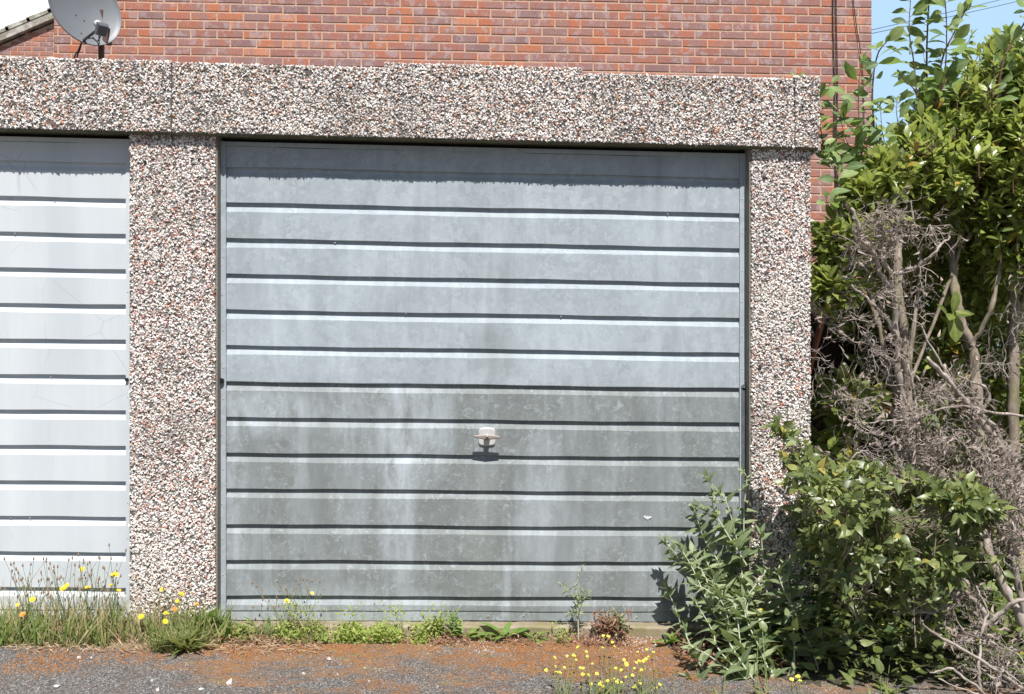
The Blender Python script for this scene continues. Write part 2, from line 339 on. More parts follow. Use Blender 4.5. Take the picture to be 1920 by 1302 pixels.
GRASS = leaf_mat('weedy_grass', [(0, (0.09, 0.15, 0.035)), (0.45, (0.17, 0.23, 0.06)), (0.75, (0.34, 0.31, 0.13)), (1.0, (0.48, 0.38, 0.23))], (0.3, 0.33, 0.12), 0.6, 0.3)
STRAW = leaf_mat('dry_straw', [(0, (0.22, 0.13, 0.08)), (0.5, (0.42, 0.30, 0.19)), (1.0, (0.60, 0.47, 0.32))], (0.5, 0.38, 0.25), 0.8, 0.1)
DRYLEAF = leaf_mat('dead_leaf', [(0, (0.12, 0.05, 0.03)), (0.5, (0.26, 0.12, 0.075)), (1.0, (0.45, 0.30, 0.21))], (0.3, 0.2, 0.14), 0.8, 0.1)
CRIMP = leaf_mat('withered_twig_leaf', [(0, (0.10, 0.075, 0.06)), (0.5, (0.24, 0.185, 0.16)), (1.0, (0.46, 0.39, 0.36))], (0.36, 0.32, 0.3), 0.8, 0.05)
YELLOW = simple('yellow_petal', (0.80, 0.62, 0.03), 0.6, 0, 0.2, 90, 0)
PALEY = simple('pale_yellow_petal', (0.78, 0.72, 0.10), 0.6, 0, 0.2, 90, 0)
ORANGE = simple('orange_petal', (0.75, 0.30, 0.05), 0.6, 0, 0.2, 90, 0)
PURPLE = simple('violet_petal', (0.10, 0.07, 0.42), 0.6, 0, 0.2, 90, 0)
BERRY = simple('dark_berry', (0.09, 0.02, 0.03), 0.3, 0, 0.3, 90, 0)
SEED = simple('seed_head', (0.28, 0.18, 0.11), 0.9, 0, 0.4, 200, 0)
GSTEM = simple('green_stem', (0.17, 0.22, 0.07), 0.6, 0, 0.3, 60, 0)
BSTEM = simple('pale_woolly_stem', (0.42, 0.44, 0.33), 0.7, 0, 0.2, 60, 0)
RSTEM = simple('reddish_twig', (0.13, 0.07, 0.05), 0.6, 0, 0.3, 60, 0)
def bark(name, a, b_, moss=(0.17, 0.17, 0.06)):
    m, t, b = mat(name); v = coords(t, (1, 1, 0.35)); n = noise(t, v, 40, 6, 0.7)
    c = mixc(t, ramp(t, n, [(0.3, 0.0), (0.7, 1.0)]), a, b_)
    c = mixc(t, ramp(t, noise(t, coords(t), 7, 4), [(0.5, 0.0), (0.68, 0.6)]), c, moss)
    L(t, c, b.inputs['Base Color']); b.inputs['Roughness'].default_value = 0.85; bump(t, n, b, 0.6, 0.008); return m
BARK = bark('grey_brown_bark', (0.13, 0.10, 0.075), (0.40, 0.33, 0.27))
DEADW = bark('silver_deadwood', (0.21, 0.17, 0.145), (0.56, 0.49, 0.44), (0.20, 0.15, 0.12))

# ------------------------------------------------------------------ leaves
PROF = {
 'oval':   [0.0, 0.55, 0.95, 1.0, 0.72, 0.0],
 'lance':  [0.0, 0.75, 1.0, 0.80, 0.42, 0.0],
 'ovate':  [0.0, 0.95, 1.0, 0.72, 0.36, 0.0],
 'strap':  [0.6, 0.9, 1.0, 0.85, 0.55, 0.0],
}
def leaves(mb, pos, dr, up, ln, wr=0.42, prof='oval', fold=0.18, bend=0.18, m=0, jag=0.0, rv=None, v_st=None):
    pos = np.asarray(pos, float); n = len(pos)
    if n == 0: return
    dr = np.asarray(dr, float); dr = dr / (np.linalg.norm(dr, axis=1)[:, None] + 1e-9)
    sd_ = np.cross(dr, np.asarray(up, float)); sd_ /= np.linalg.norm(sd_, axis=1)[:, None] + 1e-9
    nz = np.cross(sd_, dr)
    ln = np.broadcast_to(np.asarray(ln, float), (n,)); 
    wr = np.broadcast_to(np.asarray(wr, float), (n,))
    vs = np.linspace(0, 1, 6) if v_st is None else v_st; pw = np.array(PROF[prof])
    bd = bend * (0.3 + 1.4 * R.random(n)); fd = fold * (0.4 + 1.2 * R.random(n))
    V = np.zeros((n, 6, 3, 3)); A = np.zeros((n, 6, 3, 3))
    tw = (R.random(n) - 0.5) * 0.5
    for i, vv in enumerate(vs):
        for j, s in enumerate((-1, 0, 1)):
            jj = 1 + jag * (R.random(n) - 0.5) * 2
            wdt = 0.5 * wr * ln * pw[i] * s * jj
            hh = -bd * ln * vv * vv + fd * np.abs(wdt) + tw * wdt * vv
            V[:, i, j] = pos + dr * (ln * (vv - 0.10 * bd * vv))[:, None] + sd_ * wdt[:, None] + nz * hh[:, None]
            A[:, i, j, 0] = abs(s); A[:, i, j, 1] = vv
    A[..., 2] = (R.random(n) if rv is None else rv)[:, None, None]
    f = []
    for i in range(5):
        for j in range(2):
            a = i * 3 + j
            if pw[i] == 0: f.append((a + 1 if j == 0 else a, a + 4 if j == 0 else a + 4, a + 3, a + 3) if False else (1, a + 3, a + 4, a + 4)) if False else f.append((a, a + 1, a + 4, a + 3))
            else: f.append((a, a + 1, a + 4, a + 3))
    f = np.array(f); FF = (f[None] + (np.arange(n) * 18)[:, None, None]).reshape(-1, 4)
    mb.add(V.reshape(-1, 3), FF, A.reshape(-1, 3), m)
def rdir(n):
    v = R.normal(size=(n, 3)); return v / np.linalg.norm(v, axis=1)[:, None]
def spline(pts, n=8):
    pts = np.asarray(pts, float)
    if len(pts) == 2: return np.linspace(pts[0], pts[1], n)
    q = np.vstack([2 * pts[0] - pts[1], pts, 2 * pts[-1] - pts[-2]]); out = []
    for i in range(1, len(q) - 2):
        for t in np.linspace(0, 1, n, endpoint=False):
            out.append(0.5 * ((2 * q[i]) + (-q[i - 1] + q[i + 1]) * t + (2 * q[i - 1] - 5 * q[i] + 4 * q[i + 1] - q[i + 2]) * t * t + (-q[i - 1] + 3 * q[i] - 3 * q[i + 1] + q[i + 2]) * t ** 3))
    out.append(q[-2]); return np.array(out)
def pxline(lst): return [P(a, b, c) for a, b, c in lst]
def whorl(mb, tip, axis, n, ln, wr, prof, m=0, spread=0.9, **k):
    """one ring of leaves opening round a twig tip"""
    axis = axis / np.linalg.norm(axis); r = np.cross(axis, (0.3, 0.2, 1)); r /= np.linalg.norm(r); q = np.cross(axis, r)
    th = np.arange(n) * 2.4 + R.random() * 6; sp = spread * (0.45 + 0.75 * np.arange(n) / n)
    d = axis[None] * np.cos(sp)[:, None] + (np.cos(th)[:, None] * r + np.sin(th)[:, None] * q) * np.sin(sp)[:, None]
    ps = tip - axis * (0.010 * np.arange(n))[:, None] * 1.0
    up = axis[None] * 0.8 + np.array([0, -0.25, 0.6])
    leaves(mb, ps, d, np.broadcast_to(up, (n, 3)) + 0.15 * rdir(n), ln * (0.65 + 0.5 * R.random(n)), wr, prof, m=m, **k)

# ================================================================== GROUND
g = MB()
xs = np.array([-150, -20, -6, -3, 0, 3, 6, 20, 150.0]); ys = np.array([-150, -20, -5, -2, -0.10, 1.0, 4, 15, 60, 200.0])
gv = np.array([[x, y, gz(max(-8, min(8, x)))] for y in ys for x in xs]); nx = len(xs)
g.add(gv, [[j * nx + i, j * nx + i + 1, (j + 1) * nx + i + 1, (j + 1) * nx + i] for j in range(len(ys) - 1) for i in range(nx - 1)])
tag(g.build('road', ASPHALT), 'grey asphalt driveway patched with rusty moss', 'driveway', kind='structure')

# soil strip between sill and asphalt, ragged front edge
def strip(name, xa, xb, yfront, ztop, m, label, seg=120, amp=0.03, kind='structure'):
    mb = MB(); xx = np.linspace(xa, xb, seg); rows = 7; V = []
    ph = R.random(6) * 6
    for i, x in enumerate(xx):
        fr = yfront(x) + amp * (math.sin(x * 7 + ph[0]) + 0.6 * math.sin(x * 17 + ph[1]) + 0.5 * math.sin(x * 43 + ph[2])) * 0.5
        for j in range(rows):
            t = j / (rows - 1); y = fr * (1 - t) + 0.0 * t
            z = gz(x) - 0.004 + (ztop + 0.004) * min(1, t * 1.6) ** 0.8 + (0.006 * (R.random() - 0.5) if 0 < j < rows else 0)
            V.append((x, y, z))
    Fc = [[i * rows + j, (i + 1) * rows + j, (i + 1) * rows + j + 1, i * rows + j + 1] for i in range(seg - 1) for j in range(rows - 1)]
    mb.add(V, Fc); return tag(mb.build(name, m, smooth=True), label, 'ground', kind=kind)
xg0, xg1 = X(-160), X(1235)
strip('soil', X(-200), X(700), lambda x: -0.17 if x > -1.15 else -0.24, 0.020, SOIL, 'dry soil strip along the foot of the garages')
strip('soil', X(1235), X(2300), lambda x: -0.10 - 1.1 * max(0, min(.55, x - 0.62)), 0.012, SOILD, 'soil under the shrubs, coloured dark for their shade')

# ================================================================== GARAGE BLOCK
gar = empty('garage_block', (0, 0, gz(0)), 'row of flat-roofed garages faced in pebble-dash with metal up-and-over doors', 'garage')
octv = np.array([[1, 0, 0], [-1, 0, 0], [0, 1, 0], [0, -1, 0], [0, 0, 1], [0, 0, -1.0]])
octf = np.array([[0, 2, 4], [2, 1, 4], [1, 3, 4], [3, 0, 4], [2, 0, 5], [1, 2, 5], [3, 1, 5], [0, 3, 5]])
def rotmats(n):
    q = R.normal(size=(n, 4)); q /= np.linalg.norm(q, axis=1)[:, None]; a, b, c, d = q.T
    return np.stack([np.stack([1 - 2 * (c * c + d * d), 2 * (b * c - a * d), 2 * (b * d + a * c)], -1),
                     np.stack([2 * (b * c + a * d), 1 - 2 * (b * b + d * d), 2 * (c * d - a * b)], -1),
                     np.stack([2 * (b * d - a * c), 2 * (c * d + a * b), 1 - 2 * (b * b + c * c)], -1)], 1)
def chips(mb, pos, size, m=0, flat=1.0):
    n = len(pos); v = octv[None] * (0.7 + 0.7 * R.random((n, 6, 1))) + 0.18 * R.normal(size=(n, 6, 3))
    v *= (size * (0.65 + 0.7 * R.random(n)))[:, None, None] * (0.65 + 0.7 * R.random((n, 1, 3)))
    v = np.einsum('nij,nkj->nki', rotmats(n), v); v[..., 1] *= flat
    v += np.asarray(pos)[:, None]
    f = (octf[None] + (np.arange(n) * 6)[:, None, None]).reshape(-1, 3)
    mb.add(v.reshape(-1, 3), f, m=m)
def pebbled(mb, x0, x1, z0f, z1f, y, pitch=0.0057, size=0.0043, shear=GS, bulge=0.0):
    n = int((x1 - x0) * (z1f - z0f) / pitch ** 2)
    x = x0 + (x1 - x0) * R.random(n); z = z0f + (z1f - z0f) * R.random(n)
    p = np.stack([x, np.full(n, y) - 0.004 * R.random(n) + 0.0015, z - shear * x], 1); chips(mb, p, size)
# lintel panels: front face y=-0.094, standing 34 mm proud of the pillars
YL, YPIL = -0.094, -0.060
zb = ZL(960, 268, YL); ztop_ = ZL(500, 122, YL)
def lintel(xa, xb, zt, name, label, raised=None):
    mb = MB()
    za = zb
    prof_ = [(YL + 0.012, za + 0.0), (YL, za + 0.010), (YL, zt - 0.006), (YL + 0.008, zt), (0.10, zt), (0.10, za + 0.012), (YL + 0.040, za + 0.012)]
    n = len(prof_); V = []
    for x in (xa, xb): V += [(x, y, z - GS * x) for y, z in prof_]
    fr = [[i, (i + 1) % n, n + (i + 1) % n, n + i] for i in range(n)]
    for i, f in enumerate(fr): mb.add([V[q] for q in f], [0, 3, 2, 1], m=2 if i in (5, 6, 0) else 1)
    mb.add(V[:n], list(range(n)), m=1); mb.add(V[n:], list(range(n))[::-1], m=1)
    pebbled(mb, xa + 0.003, xb - 0.003, za + 0.012, zt - 0.002, YL)
    # chips on the top lip and the end face
    k = int((xb - xa) * 0.03 / 0.0072 ** 2); px_ = xa + (xb - xa) * R.random(k)
    chips(mb, np.stack([px_, YL + 0.03 * R.random(k), zt - GS * px_ - 0.001], 1), 0.0048)
    if raised:
        ra, rb, rh = raised
        mb.box(ra, rb, YL + 0.004, 0.02, zt - 0.001, zt + rh, m=1, shear=GS)
        pebbled(mb, ra, rb, zt - 0.002, zt + rh, YL + 0.003)
        k = int((rb - ra) * 0.03 / 0.0072 ** 2 * 0.6); px_ = ra + (rb - ra) * R.random(k)
        chips(mb, np.stack([px_, YL + 0.03 * R.random(k), zt + rh - GS * px_], 1), 0.0045)
    if xb > 1.0:
        k = 900; zz = za + (zt - za) * R.random(k)
        chips(mb, np.stack([np.full(k, xb), YL + 0.12 * R.random(k), zz - GS * xb], 1), 0.005)
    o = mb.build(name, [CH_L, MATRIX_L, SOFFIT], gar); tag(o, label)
xr = X(1536, YL); xj2 = X(1489, YL); xj1 = X(322, YL)
lintel(-3.2, xj1 - 0.001, ztop_ + 0.004, 'lintel', 'pebble-dashed lintel over the pale door')
lintel(xj1 + 0.001, xj2 - 0.002, ztop_, 'lintel', 'long pebble-dashed lintel with a raised middle lip', (X(722, YL), X(1090, YL), 0.020))
lintel(xj2 + 0.003, xr, ztop_ + 0.012, 'lintel', 'short pebble-dashed end cap of the lintel')
# pillars
zg = -0.05
def pillar(pa, pb, label, jside):
    mb = MB(); xa, xb = X(pa, YPIL), X(pb, YPIL); zt = zb + 0.020
    mb.box(xa, xb, YPIL, 0.14, zg, zt, m=1, shear=GS); pebbled(mb, xa + 0.001, xb - 0.001, zg + 0.03, zt, YPIL - 0.001)
    if jside:
        k = 3500; zz = zg + (zt - zg) * R.random(k)
        chips(mb, np.stack([np.full(k, xb), YPIL + 0.19 * R.random(k), zz - GS * xb], 1), 0.005)
    # a few larger loose chips and a drilled hole
    o = mb.build('pillar', [CH_P, MATRIX], gar); tag(o, label); return xa, xb, o
pa0, pa1, pil1 = pillar(243.5, 404, 'wide pebble-dashed pillar between the two doors', False)
pb0, pb1, pil2 = pillar(1408.5, 1519, 'narrow pebble-dashed pillar beside the shrubs', True)
for o_, (hx, hy) in ((pil2, (1433, 334)), (pil1, (272, 304)), (pil2, (1425, 691))):
    p = P(hx, hy, YPIL - 0.006); h = MB(); h.tube([p + (0, -0.001, 0), p + (0, 0.01, 0)], 0.0065, 10)
    h.build('drilled_hole', BLACK, o_)
# jambs (cement margins) and dark gaps
jb = MB(); jb.box(pa1 + 0.0005, pa1 + 0.0075, YPIL + 0.002, 0.14, zg, zb + 0.013, shear=GS)
tag(jb.build('jamb', JAMB, gar), 'thin cement jamb beside the grey door')
jb = MB(); jb.box(pb0 - 0.0075, pb0 - 0.0005, YPIL + 0.002, 0.14, zg, zb + 0.013, shear=GS); jb.build('jamb', JAMB, gar)
# near-black sheet added so the gaps read as deep shade, plus roof and side walls
sh = MB(); sh.box(-3.2, xr - 0.04, 0.104, 0.112, zg, ztop_ - 0.02, shear=GS); sh.build('gap_shade_sheet', BLACK, gar)
rf = MB(); rf.box(-3.2, xr - 0.02, 0.10, 4.6, ztop_ - 0.06, ztop_ - 0.025, shear=GS); rf.build('roof', simple('roof_felt', (0.10, 0.10, 0.10), 0.9), gar)
sw = MB(); sw.box(pb1 - 0.09, pb1 - 0.005, 0.142, 4.5, zg, ztop_ - 0.062, shear=GS); sw.build('side_wall', MATRIX, gar)
hd = MB(); hd.box(-3.1, pb0, 0.0205, 0.10, zb - 0.002, zb + 0.011, shear=GS); hd.build('head_frame', BLACK, gar)  # coloured black to stand for the shaded gap above the doors
# concrete sill, irregular
sb = MB(); n = 90; xx = np.linspace(pa1 - 0.02, pb1 + 0.02, n); V = []
for x in xx:
    wob = 0.0012 * math.sin(x * 31) + 0.004 * R.random(); zt = ZL(1200, 1168, -0.02) 
    V += [(x, -0.066 + wob * 1.5, gz(x) - 0.02), (x, -0.064 + wob, gz(x) + 0.032 + wob), (x, -0.052 + wob, gz(x) + 0.040 + wob), (x, 0.09, gz(x) + 0.042)]
sb.add(V, [[i * 4 + j, (i + 1) * 4 + j, (i + 1) * 4 + j + 1, i * 4 + j + 1] for i in range(n - 1) for j in range(3)])
tag(sb.build('sill', SILL, gar), 'worn sandy concrete sill under the grey door')

# ---------------------------------------------------------------- doors
PIT = 0.1445; STEP = 0.0142
z_first = ZL(424, 380)          # underside of the first sunlit rib
def sheet(x0, x1, zs_top, zs_bot, ribs, m, parent, name, bot_fold=False, warp=0.0012):
    """ribbed steel: flat face, square step in under each rib, slope back out"""
    prof_ = [(0.0, zs_top)]
    for z in ribs:
        prof_ += [(0.0, z + 0.0012), (0.0012, z), (STEP, z), (STEP, z - 0.004), (0.0112, z - 0.0172), (0.0012, z - 0.0345), (0.0, z - 0.0365)]
    if bot_fold: prof_ += [(0.0, zs_bot + 0.040), (0.004, zs_bot + 0.037), (0.003, zs_bot + 0.03), (0.0, zs_bot)]
    else: prof_ += [(0.0, zs_bot)]
    seg = 60; mb = MB(); n = len(prof_); V = []
    for i in range(seg + 1):
        x = x0 + (x1 - x0) * i / seg
        for y, z in prof_:
            wy = warp * (math.sin(x * 9.1 + z * 23) + 0.7 * math.sin(x * 23 + z * 7)) * (0 if i in (0, seg) else 1)
            wz = 0.0012 * math.sin(x * 5.3 + z * 40) + 0.0006 * math.sin(x * 19 + z * 90)
            V.append((x, y + wy, z + wz - GS * x))
    mb.add(V, [[i * n + j + 1, i * n + j, (i + 1) * n + j, (i + 1) * n + j + 1] for i in range(seg) for j in range(n - 1)])
    return mb.build(name, m, parent)
zt_door = zb - 0.003; z_bot = ZL(800, 1164)
xl, xrr = X(424), X(1386.5)
d1 = MB()   # frame: two stiles and top rail, the door's own mesh
d1.box(X(411.5), xl, -0.004, 0.03, z_bot, zt_door, shear=GS); d1.box(xrr, X(1400), -0.004, 0.03, z_bot, zt_door, shear=GS)
d1.box(xl, xrr, 0.0, 0.03, zt_door - 0.018, zt_door, shear=GS)
door = tag(d1.build('garage_door', GALV_F, gar), 'weathered galvanised up-and-over door with horizontal ribs, grey')
ribs_u = [z_first + PIT] + [z_first - i * PIT for i in range(5)]
zj = z_first - 5 * PIT
tag(sheet(xl + 0.001, xrr - 0.001, zt_door - 0.019, zj + 0.0003, ribs_u, GALV_U, door, 'door_panel'), 'paler blue-grey upper steel sheet')
ribs_l = [z_first - i * PIT for i in range(6, 12)]
lowtop = MB()
low = sheet(xl + 0.001, xrr - 0.001, zj - 0.001, z_bot, [zj - 0.0015] + ribs_l, GALV_L, door, 'door_panel', True); tag(low, 'darker streaked lower steel sheet')
# rivets (photo positions)
RV = [(984, 387, 1), (1252, 402, 0), (1187, 463, 0), (628, 456, 0), (694, 521, 0), (1120, 528, 0), (761, 588, 0), (1052, 594, 0), (830, 655, 0), (989, 656, 0),
      (553, 716, 0), (691, 718, 0), (828, 719, 0), (982, 722, 0), (1122, 723, 0), (1255, 725, 0), (834, 784, 0), (984, 786, 0), (766, 849, 0), (1047, 851, 0),
      (696, 913, 0), (1121, 918, 0), (1187, 984, 0), (1257, 1050, 0), (560, 1046, 0), (630, 979, 0), (915, 1156, 0), (982, 1155, 0), (1194, 1158, 0), (772, 1158, 0)]
def rivet(p, r, m, parent, y=-0.001):
    mb = MB(); k = 8; V = [(p[0], p[1] - r * 0.7, p[2])]
    for a, q in ((0.55, 0.6), (1.0, 0.0)):
        V += [(p[0] + r * a * math.cos(i * 2 * math.pi / k), p[1] - r * q, p[2] + r * a * math.sin(i * 2 * math.pi / k)) for i in range(k)]
    mb.add(V, [[0, 1 + i, 1 + (i + 1) % k] for i in range(k)]); mb.f.append(np.array([[1 + i, 1 + (i + 1) % k, 9 + (i + 1) % k, 9 + i][::-1] for i in range(k)])); mb.m.append(np.zeros(k, int))
    return mb.build('rivet', m, parent, True)
for a, b, c in RV:
    rivet(P(a, b, 0.004 if b < 1140 else 0.0), 0.0034 if not c else 0.005, RIVET_R if c else RIVET, door)
for yy in (357, 482, 553, 620, 690, 748, 815, 880, 945, 1010, 1078): rivet(P(416 if yy % 2 else 418.5, yy, -0.004), 0.0028, RIVET, door)
for yy in (374, 437, 508, 567, 632, 692, 824, 894): rivet(P(1391.5, yy, -0.004), 0.0030, RIVET, door)
# pivot roller on the left stile
mb = MB(); p = P(416, 714, -0.004); mb.tube([p, p + (0, -0.012, 0)], 0.0105, 16); mb.tube([p + (0, -0.0118, 0), p + (0, -0.016, 0)], 0.0075, 14)
tag(mb.build('pivot_roller', RUBBER, door), 'black round pivot plug on the left stile')
# dark grey strip with a bolt down the right stile
mb = MB(); a0 = P(1394.5, 726, -0.0045); a1 = P(1396.5, 1140, -0.0045)
mb.box(a0[0] - 0.010, a0[0] + 0.011, -0.0085, -0.0042, a1[2] + GS * a0[0], a0[2] + GS * a0[0] - 0.005, shear=GS)
mb.tube([a0 + (0, -0.000, 0), a0 + (0, -0.004, 0)], 0.0115, 14); mb.tube([a0 + (0, -0.004, 0), a0 + (0, -0.010, 0)], 0.005, 6)
tag(mb.build('stile_strip', DARKSTRIP, door), 'dark grey strip down the right stile')
# handle: rounded square plate, neck, tapered T bar
hp = P(913, 819, 0.0); hd_ = MB(); k = 28; hw, hh = 0.0345, 0.0365
def sq(t_, w_, h_, e=5.0): c, s = math.cos(t_), math.sin(t_); return (w_ * math.copysign(abs(c) ** (2 / e), c), h_ * math.copysign(abs(s) ** (2 / e), s))
V = []
for w_, y in ((1.0, 0.0), (1.0, -0.006), (0.90, -0.0085)):
    V += [(hp[0] + sq(i * 2 * math.pi / k, hw * w_, hh * w_)[0], y, hp[2] + sq(i * 2 * math.pi / k, hw * w_, hh * w_)[1]) for i in range(k)]
hd_.add(V, [[j * k + i, (j + 1) * k + i, (j + 1) * k + (i + 1) % k, j * k + (i + 1) % k] for j in range(2) for i in range(k)])
hd_.f.append(np.array([[2 * k + i for i in range(k)]])); hd_.m.append(np.array([0]))
tag(hd_.build('lock_plate', CHROME, door), 'pale squarish lock plate')
hb = MB(); hb.tube([hp + (0, -0.008, 0), hp + (0, -0.048, -0.002)], [0.014, 0.009], 14)
bx = [(-0.054, 0.0035), (-0.045, 0.0055), (-0.02, 0.0095), (0.0, 0.0115), (0.02, 0.0095), (0.045, 0.0055), (0.054, 0.0035)]
V = []
for x, h in bx:
    yb = -0.050 + abs(x) * 0.05
    for cy, cz in ((0.004, .8), (-0.001, 1.0), (-0.0040, .95), (-0.0045, .5), (-0.0045, -.5), (-0.0040, -.95), (-0.001, -1.0), (0.004, -.8)):
        V.append((hp[0] + x, yb + cy, hp[2] + 0.003 - 0.035 * x + h * cz))
hb.add(V, [[i * 8 + j, i * 8 + (j + 1) % 8, (i + 1) * 8 + (j + 1) % 8, (i + 1) * 8 + j] for i in range(6) for j in range(8)])
for o in (0, 48): hb.f.append(np.array([[hb.n - 56 + o + i for i in range(8)]])); hb.m.append(np.array([0]))
hb.tube([hp + (0, -0.053, .003), hp + (0, -0.0575, .003)], 0.0065, 12)
tag(hb.build('handle', CHROME2, door, True), 'T-shaped handle')
kh = MB(); kh.tube([hp + (0, -0.0573, .003), hp + (0, -0.0582, .003)], 0.0026, 8); kh.build('keyhole', BLACK, door)
sp = MB(); c_ = P(1214, 972, -0.0006)
for _ in range(9):
    a_ = R.random() * 6.28; l_ = .008 + .012 * R.random(); d_ = np.array([math.cos(a_), 0, abs(math.sin(a_)) * .9]); n_ = np.array([-d_[2], 0, d_[0]]) * .003; o_ = c_ + np.array([.006 * R.normal(), -.0002 * _ - .001, .003 * R.normal()])
    sp.add([o_ - n_, o_ + d_ * l_ * .6 - n_ * 1.4, o_ + d_ * l_, o_ + d_ * l_ * .6 + n_ * 1.4, o_ + n_], [0, 1, 2, 3, 4])
tag(sp.build('bird_splash', simple('chalky_white', (.62, .64, .66), .9, bmp=0), door), 'chalky bird splash low on the right of the door')
# left door
lx1 = X(236.5)
d2 = MB(); d2.box(lx1, X(243.8), -0.004, 0.03, z_bot, zt_door, shear=GS); d2.box(-3.1, lx1, 0.0, 0.03, zt_door - 0.018, zt_door, shear=GS)
door2 = tag(d2.build('garage_door', PAINT, gar), 'pale blue-white painted up-and-over door, cut by the photo edge')
rb = [ZL(100, y) for y in (370, 435.5, 501.5, 568, 634.5, 702, 768, 834, 901, 968, 1036, 1102)]
pz = (rb[0] - rb[-1]) / 11; ribs2 = [rb[0] + pz] + [rb[0] - i * pz for i in range(12)]
sheet(-3.1, lx1 - 0.001, zt_door - 0.019, z_bot, ribs2, PAINT, door2, 'door_panel', True)
for a, b in ((103, 379), (28, 438), (95, 708), (20, 972), (56, 972)): rivet(P(a, b, 0.004), 0.003, RIVET, door2)
for yy in (548, 745, 943, 1010): rivet(P(239.5, yy, -0.004), 0.0026, RIVET, door2)
mb = MB(); p = P(238.5, 712, -0.004); mb.tube([p, p + (0, -0.010, 0)], 0.007, 12); mb.build('pivot_roller', RUBBER, door2)

# ================================================================== BRICK HOUSE
YH = -CD + 8.64 / 1.0
HS = 0.006
hx0, hx1 = P(101, 60, YH)[0], P(1634, 60, YH)[0]
house = empty('brick_house', (hx0, YH, 0), 'two-storey house wall of mottled red brick behind the garages', 'house')
def brickwall(x0, x1, y, z0, z1, course, pitch, off, shear, clip=None, zref=None, joint=0.0125):
    mb = MB(); mj = joint; nz = int((z1 - z0) / course) + 1; B = []
    for r in range(nz):
        z = z0 + r * course; xs_ = x1 - (pitch * 0.5 if r % 2 else pitch) + off
        row = []; xe = x1
        while xe > x0 + 0.02:
            xb_ = max(x0, xs_)
            if xe - xb_ > 0.02: row.append((xb_, xe))
            xe = xb_ - mj; xs_ = xs_ - pitch
            if xb_ <= x0: break
        for a, b in row:
            if clip and not clip((a + b) / 2, z + course / 2): continue
            B.append((a, b, z, z + course - mj))
    B = np.array(B); n = len(B); j = lambda s_: s_ * (R.random(n) - 0.5) * 2
    a, b, zl, zh = B.T; a = a + np.abs(j(0.0015)); zl = zl + j(0.001); zh = zh + j(0.001); yf = y - 0.0045 + j(0.0012); c = 0.004
    V = np.zeros((n, 12, 3))
    fr = [(a, zl), (b, zl), (b, zh), (a, zh)]
    for i, (x_, z_) in enumerate(fr):
        sx_ = 1 if i in (0, 3) else -1; sz_ = 1 if i in (0, 1) else -1
        V[:, i] = np.stack([x_, np.full(n, y + 0.003), z_], 1)
        V[:, 4 + i] = np.stack([x_, yf + 0.003, z_], 1)
        V[:, 8 + i] = np.stack([x_ + sx_ * c, yf, z_ + sz_ * c], 1)
    V[..., 2] += 0.0015 * np.sin(V[..., 0] * 60)
    V[..., 2] -= shear * V[..., 0]
    f = [[8, 9, 10, 11]] + [[k_ * 4 + i, k_ * 4 + (i + 1) % 4, k_ * 4 + 4 + (i + 1) % 4, k_ * 4 + 4 + i] for k_ in (0, 1) for i in range(4)]
    mb.add(V.reshape(-1, 3), (np.array(f)[None] + (np.arange(n) * 12)[:, None, None]).reshape(-1, 4)); return mb
zr = P(960, 33, YH)[2] + HS * P(960, 33, YH)[0]
nz0 = int((zr + 0.05) / 0.075)
wall = brickwall(hx0, hx1, YH, zr - nz0 * 0.075, 5.0, 0.075, 0.2235, 0.0, HS)
wall.box(hx0 + 0.004, hx1 - 0.004, YH, YH + 7.0, -0.1, 5.1, m=1, shear=HS)
tag(wall.build('wall', [BRICK, MORTAR], house), 'mottled red and purple brick wall')
rr_ = MB(); yy0 = YH - 0.25; V = [(hx0 - .2, yy0, 5.05), (hx1 + .2, yy0, 5.05), (hx1 + .2, YH + 3.5, 7.2), (hx0 - .2, YH + 3.5, 7.2), (hx1 + .2, YH + 7.25, 5.05), (hx0 - .2, YH + 7.25, 5.05)]
rr_.add(V, [[0, 1, 2, 3], [3, 2, 4, 5], [0, 5, 4, 1]]); rr_.add([V[0], V[3], V[5]], [0, 1, 2]); rr_.add([V[1], V[4], V[2]], [0, 1, 2])
rr_.build('roof', simple('dark_tiles', (0.12, 0.09, 0.08), 0.8), house)

# cables down the brick wall
CBL = simple('black_cable', (0.025, 0.018, 0.018), 0.5, bmp=0)
def wall_cable(pts, r, label, two=False):
    mb = MB(); a = np.array([P(x, y, YH - 0.022) for x, y in pts])
    mb.tube(spline(a, 8), r * .72, 6)
    if two: mb.tube(spline(a + np.array([[0.022 + 0.006 * math.sin(i), -0.004, 0] for i in range(len(a))]) * np.array([1, 1, 1]), 8), r * .72, 6)
    tag(mb.build('cable', CBL), label, 'cable')
wall_cable([(1562, -120), (1562, 40), (1563, 90), (1565, 180), (1564, 260), (1567, 330), (1565, 420), (1566, 520)], 0.007, 'pair of black cables hanging straight down the brick wall', True)
wall_cable([(1594, -120), (1600, 0), (1606, 50), (1613, 95), (1618, 150), (1621, 260)], 0.0055, 'single dark cable slanting down the brick wall near its corner')

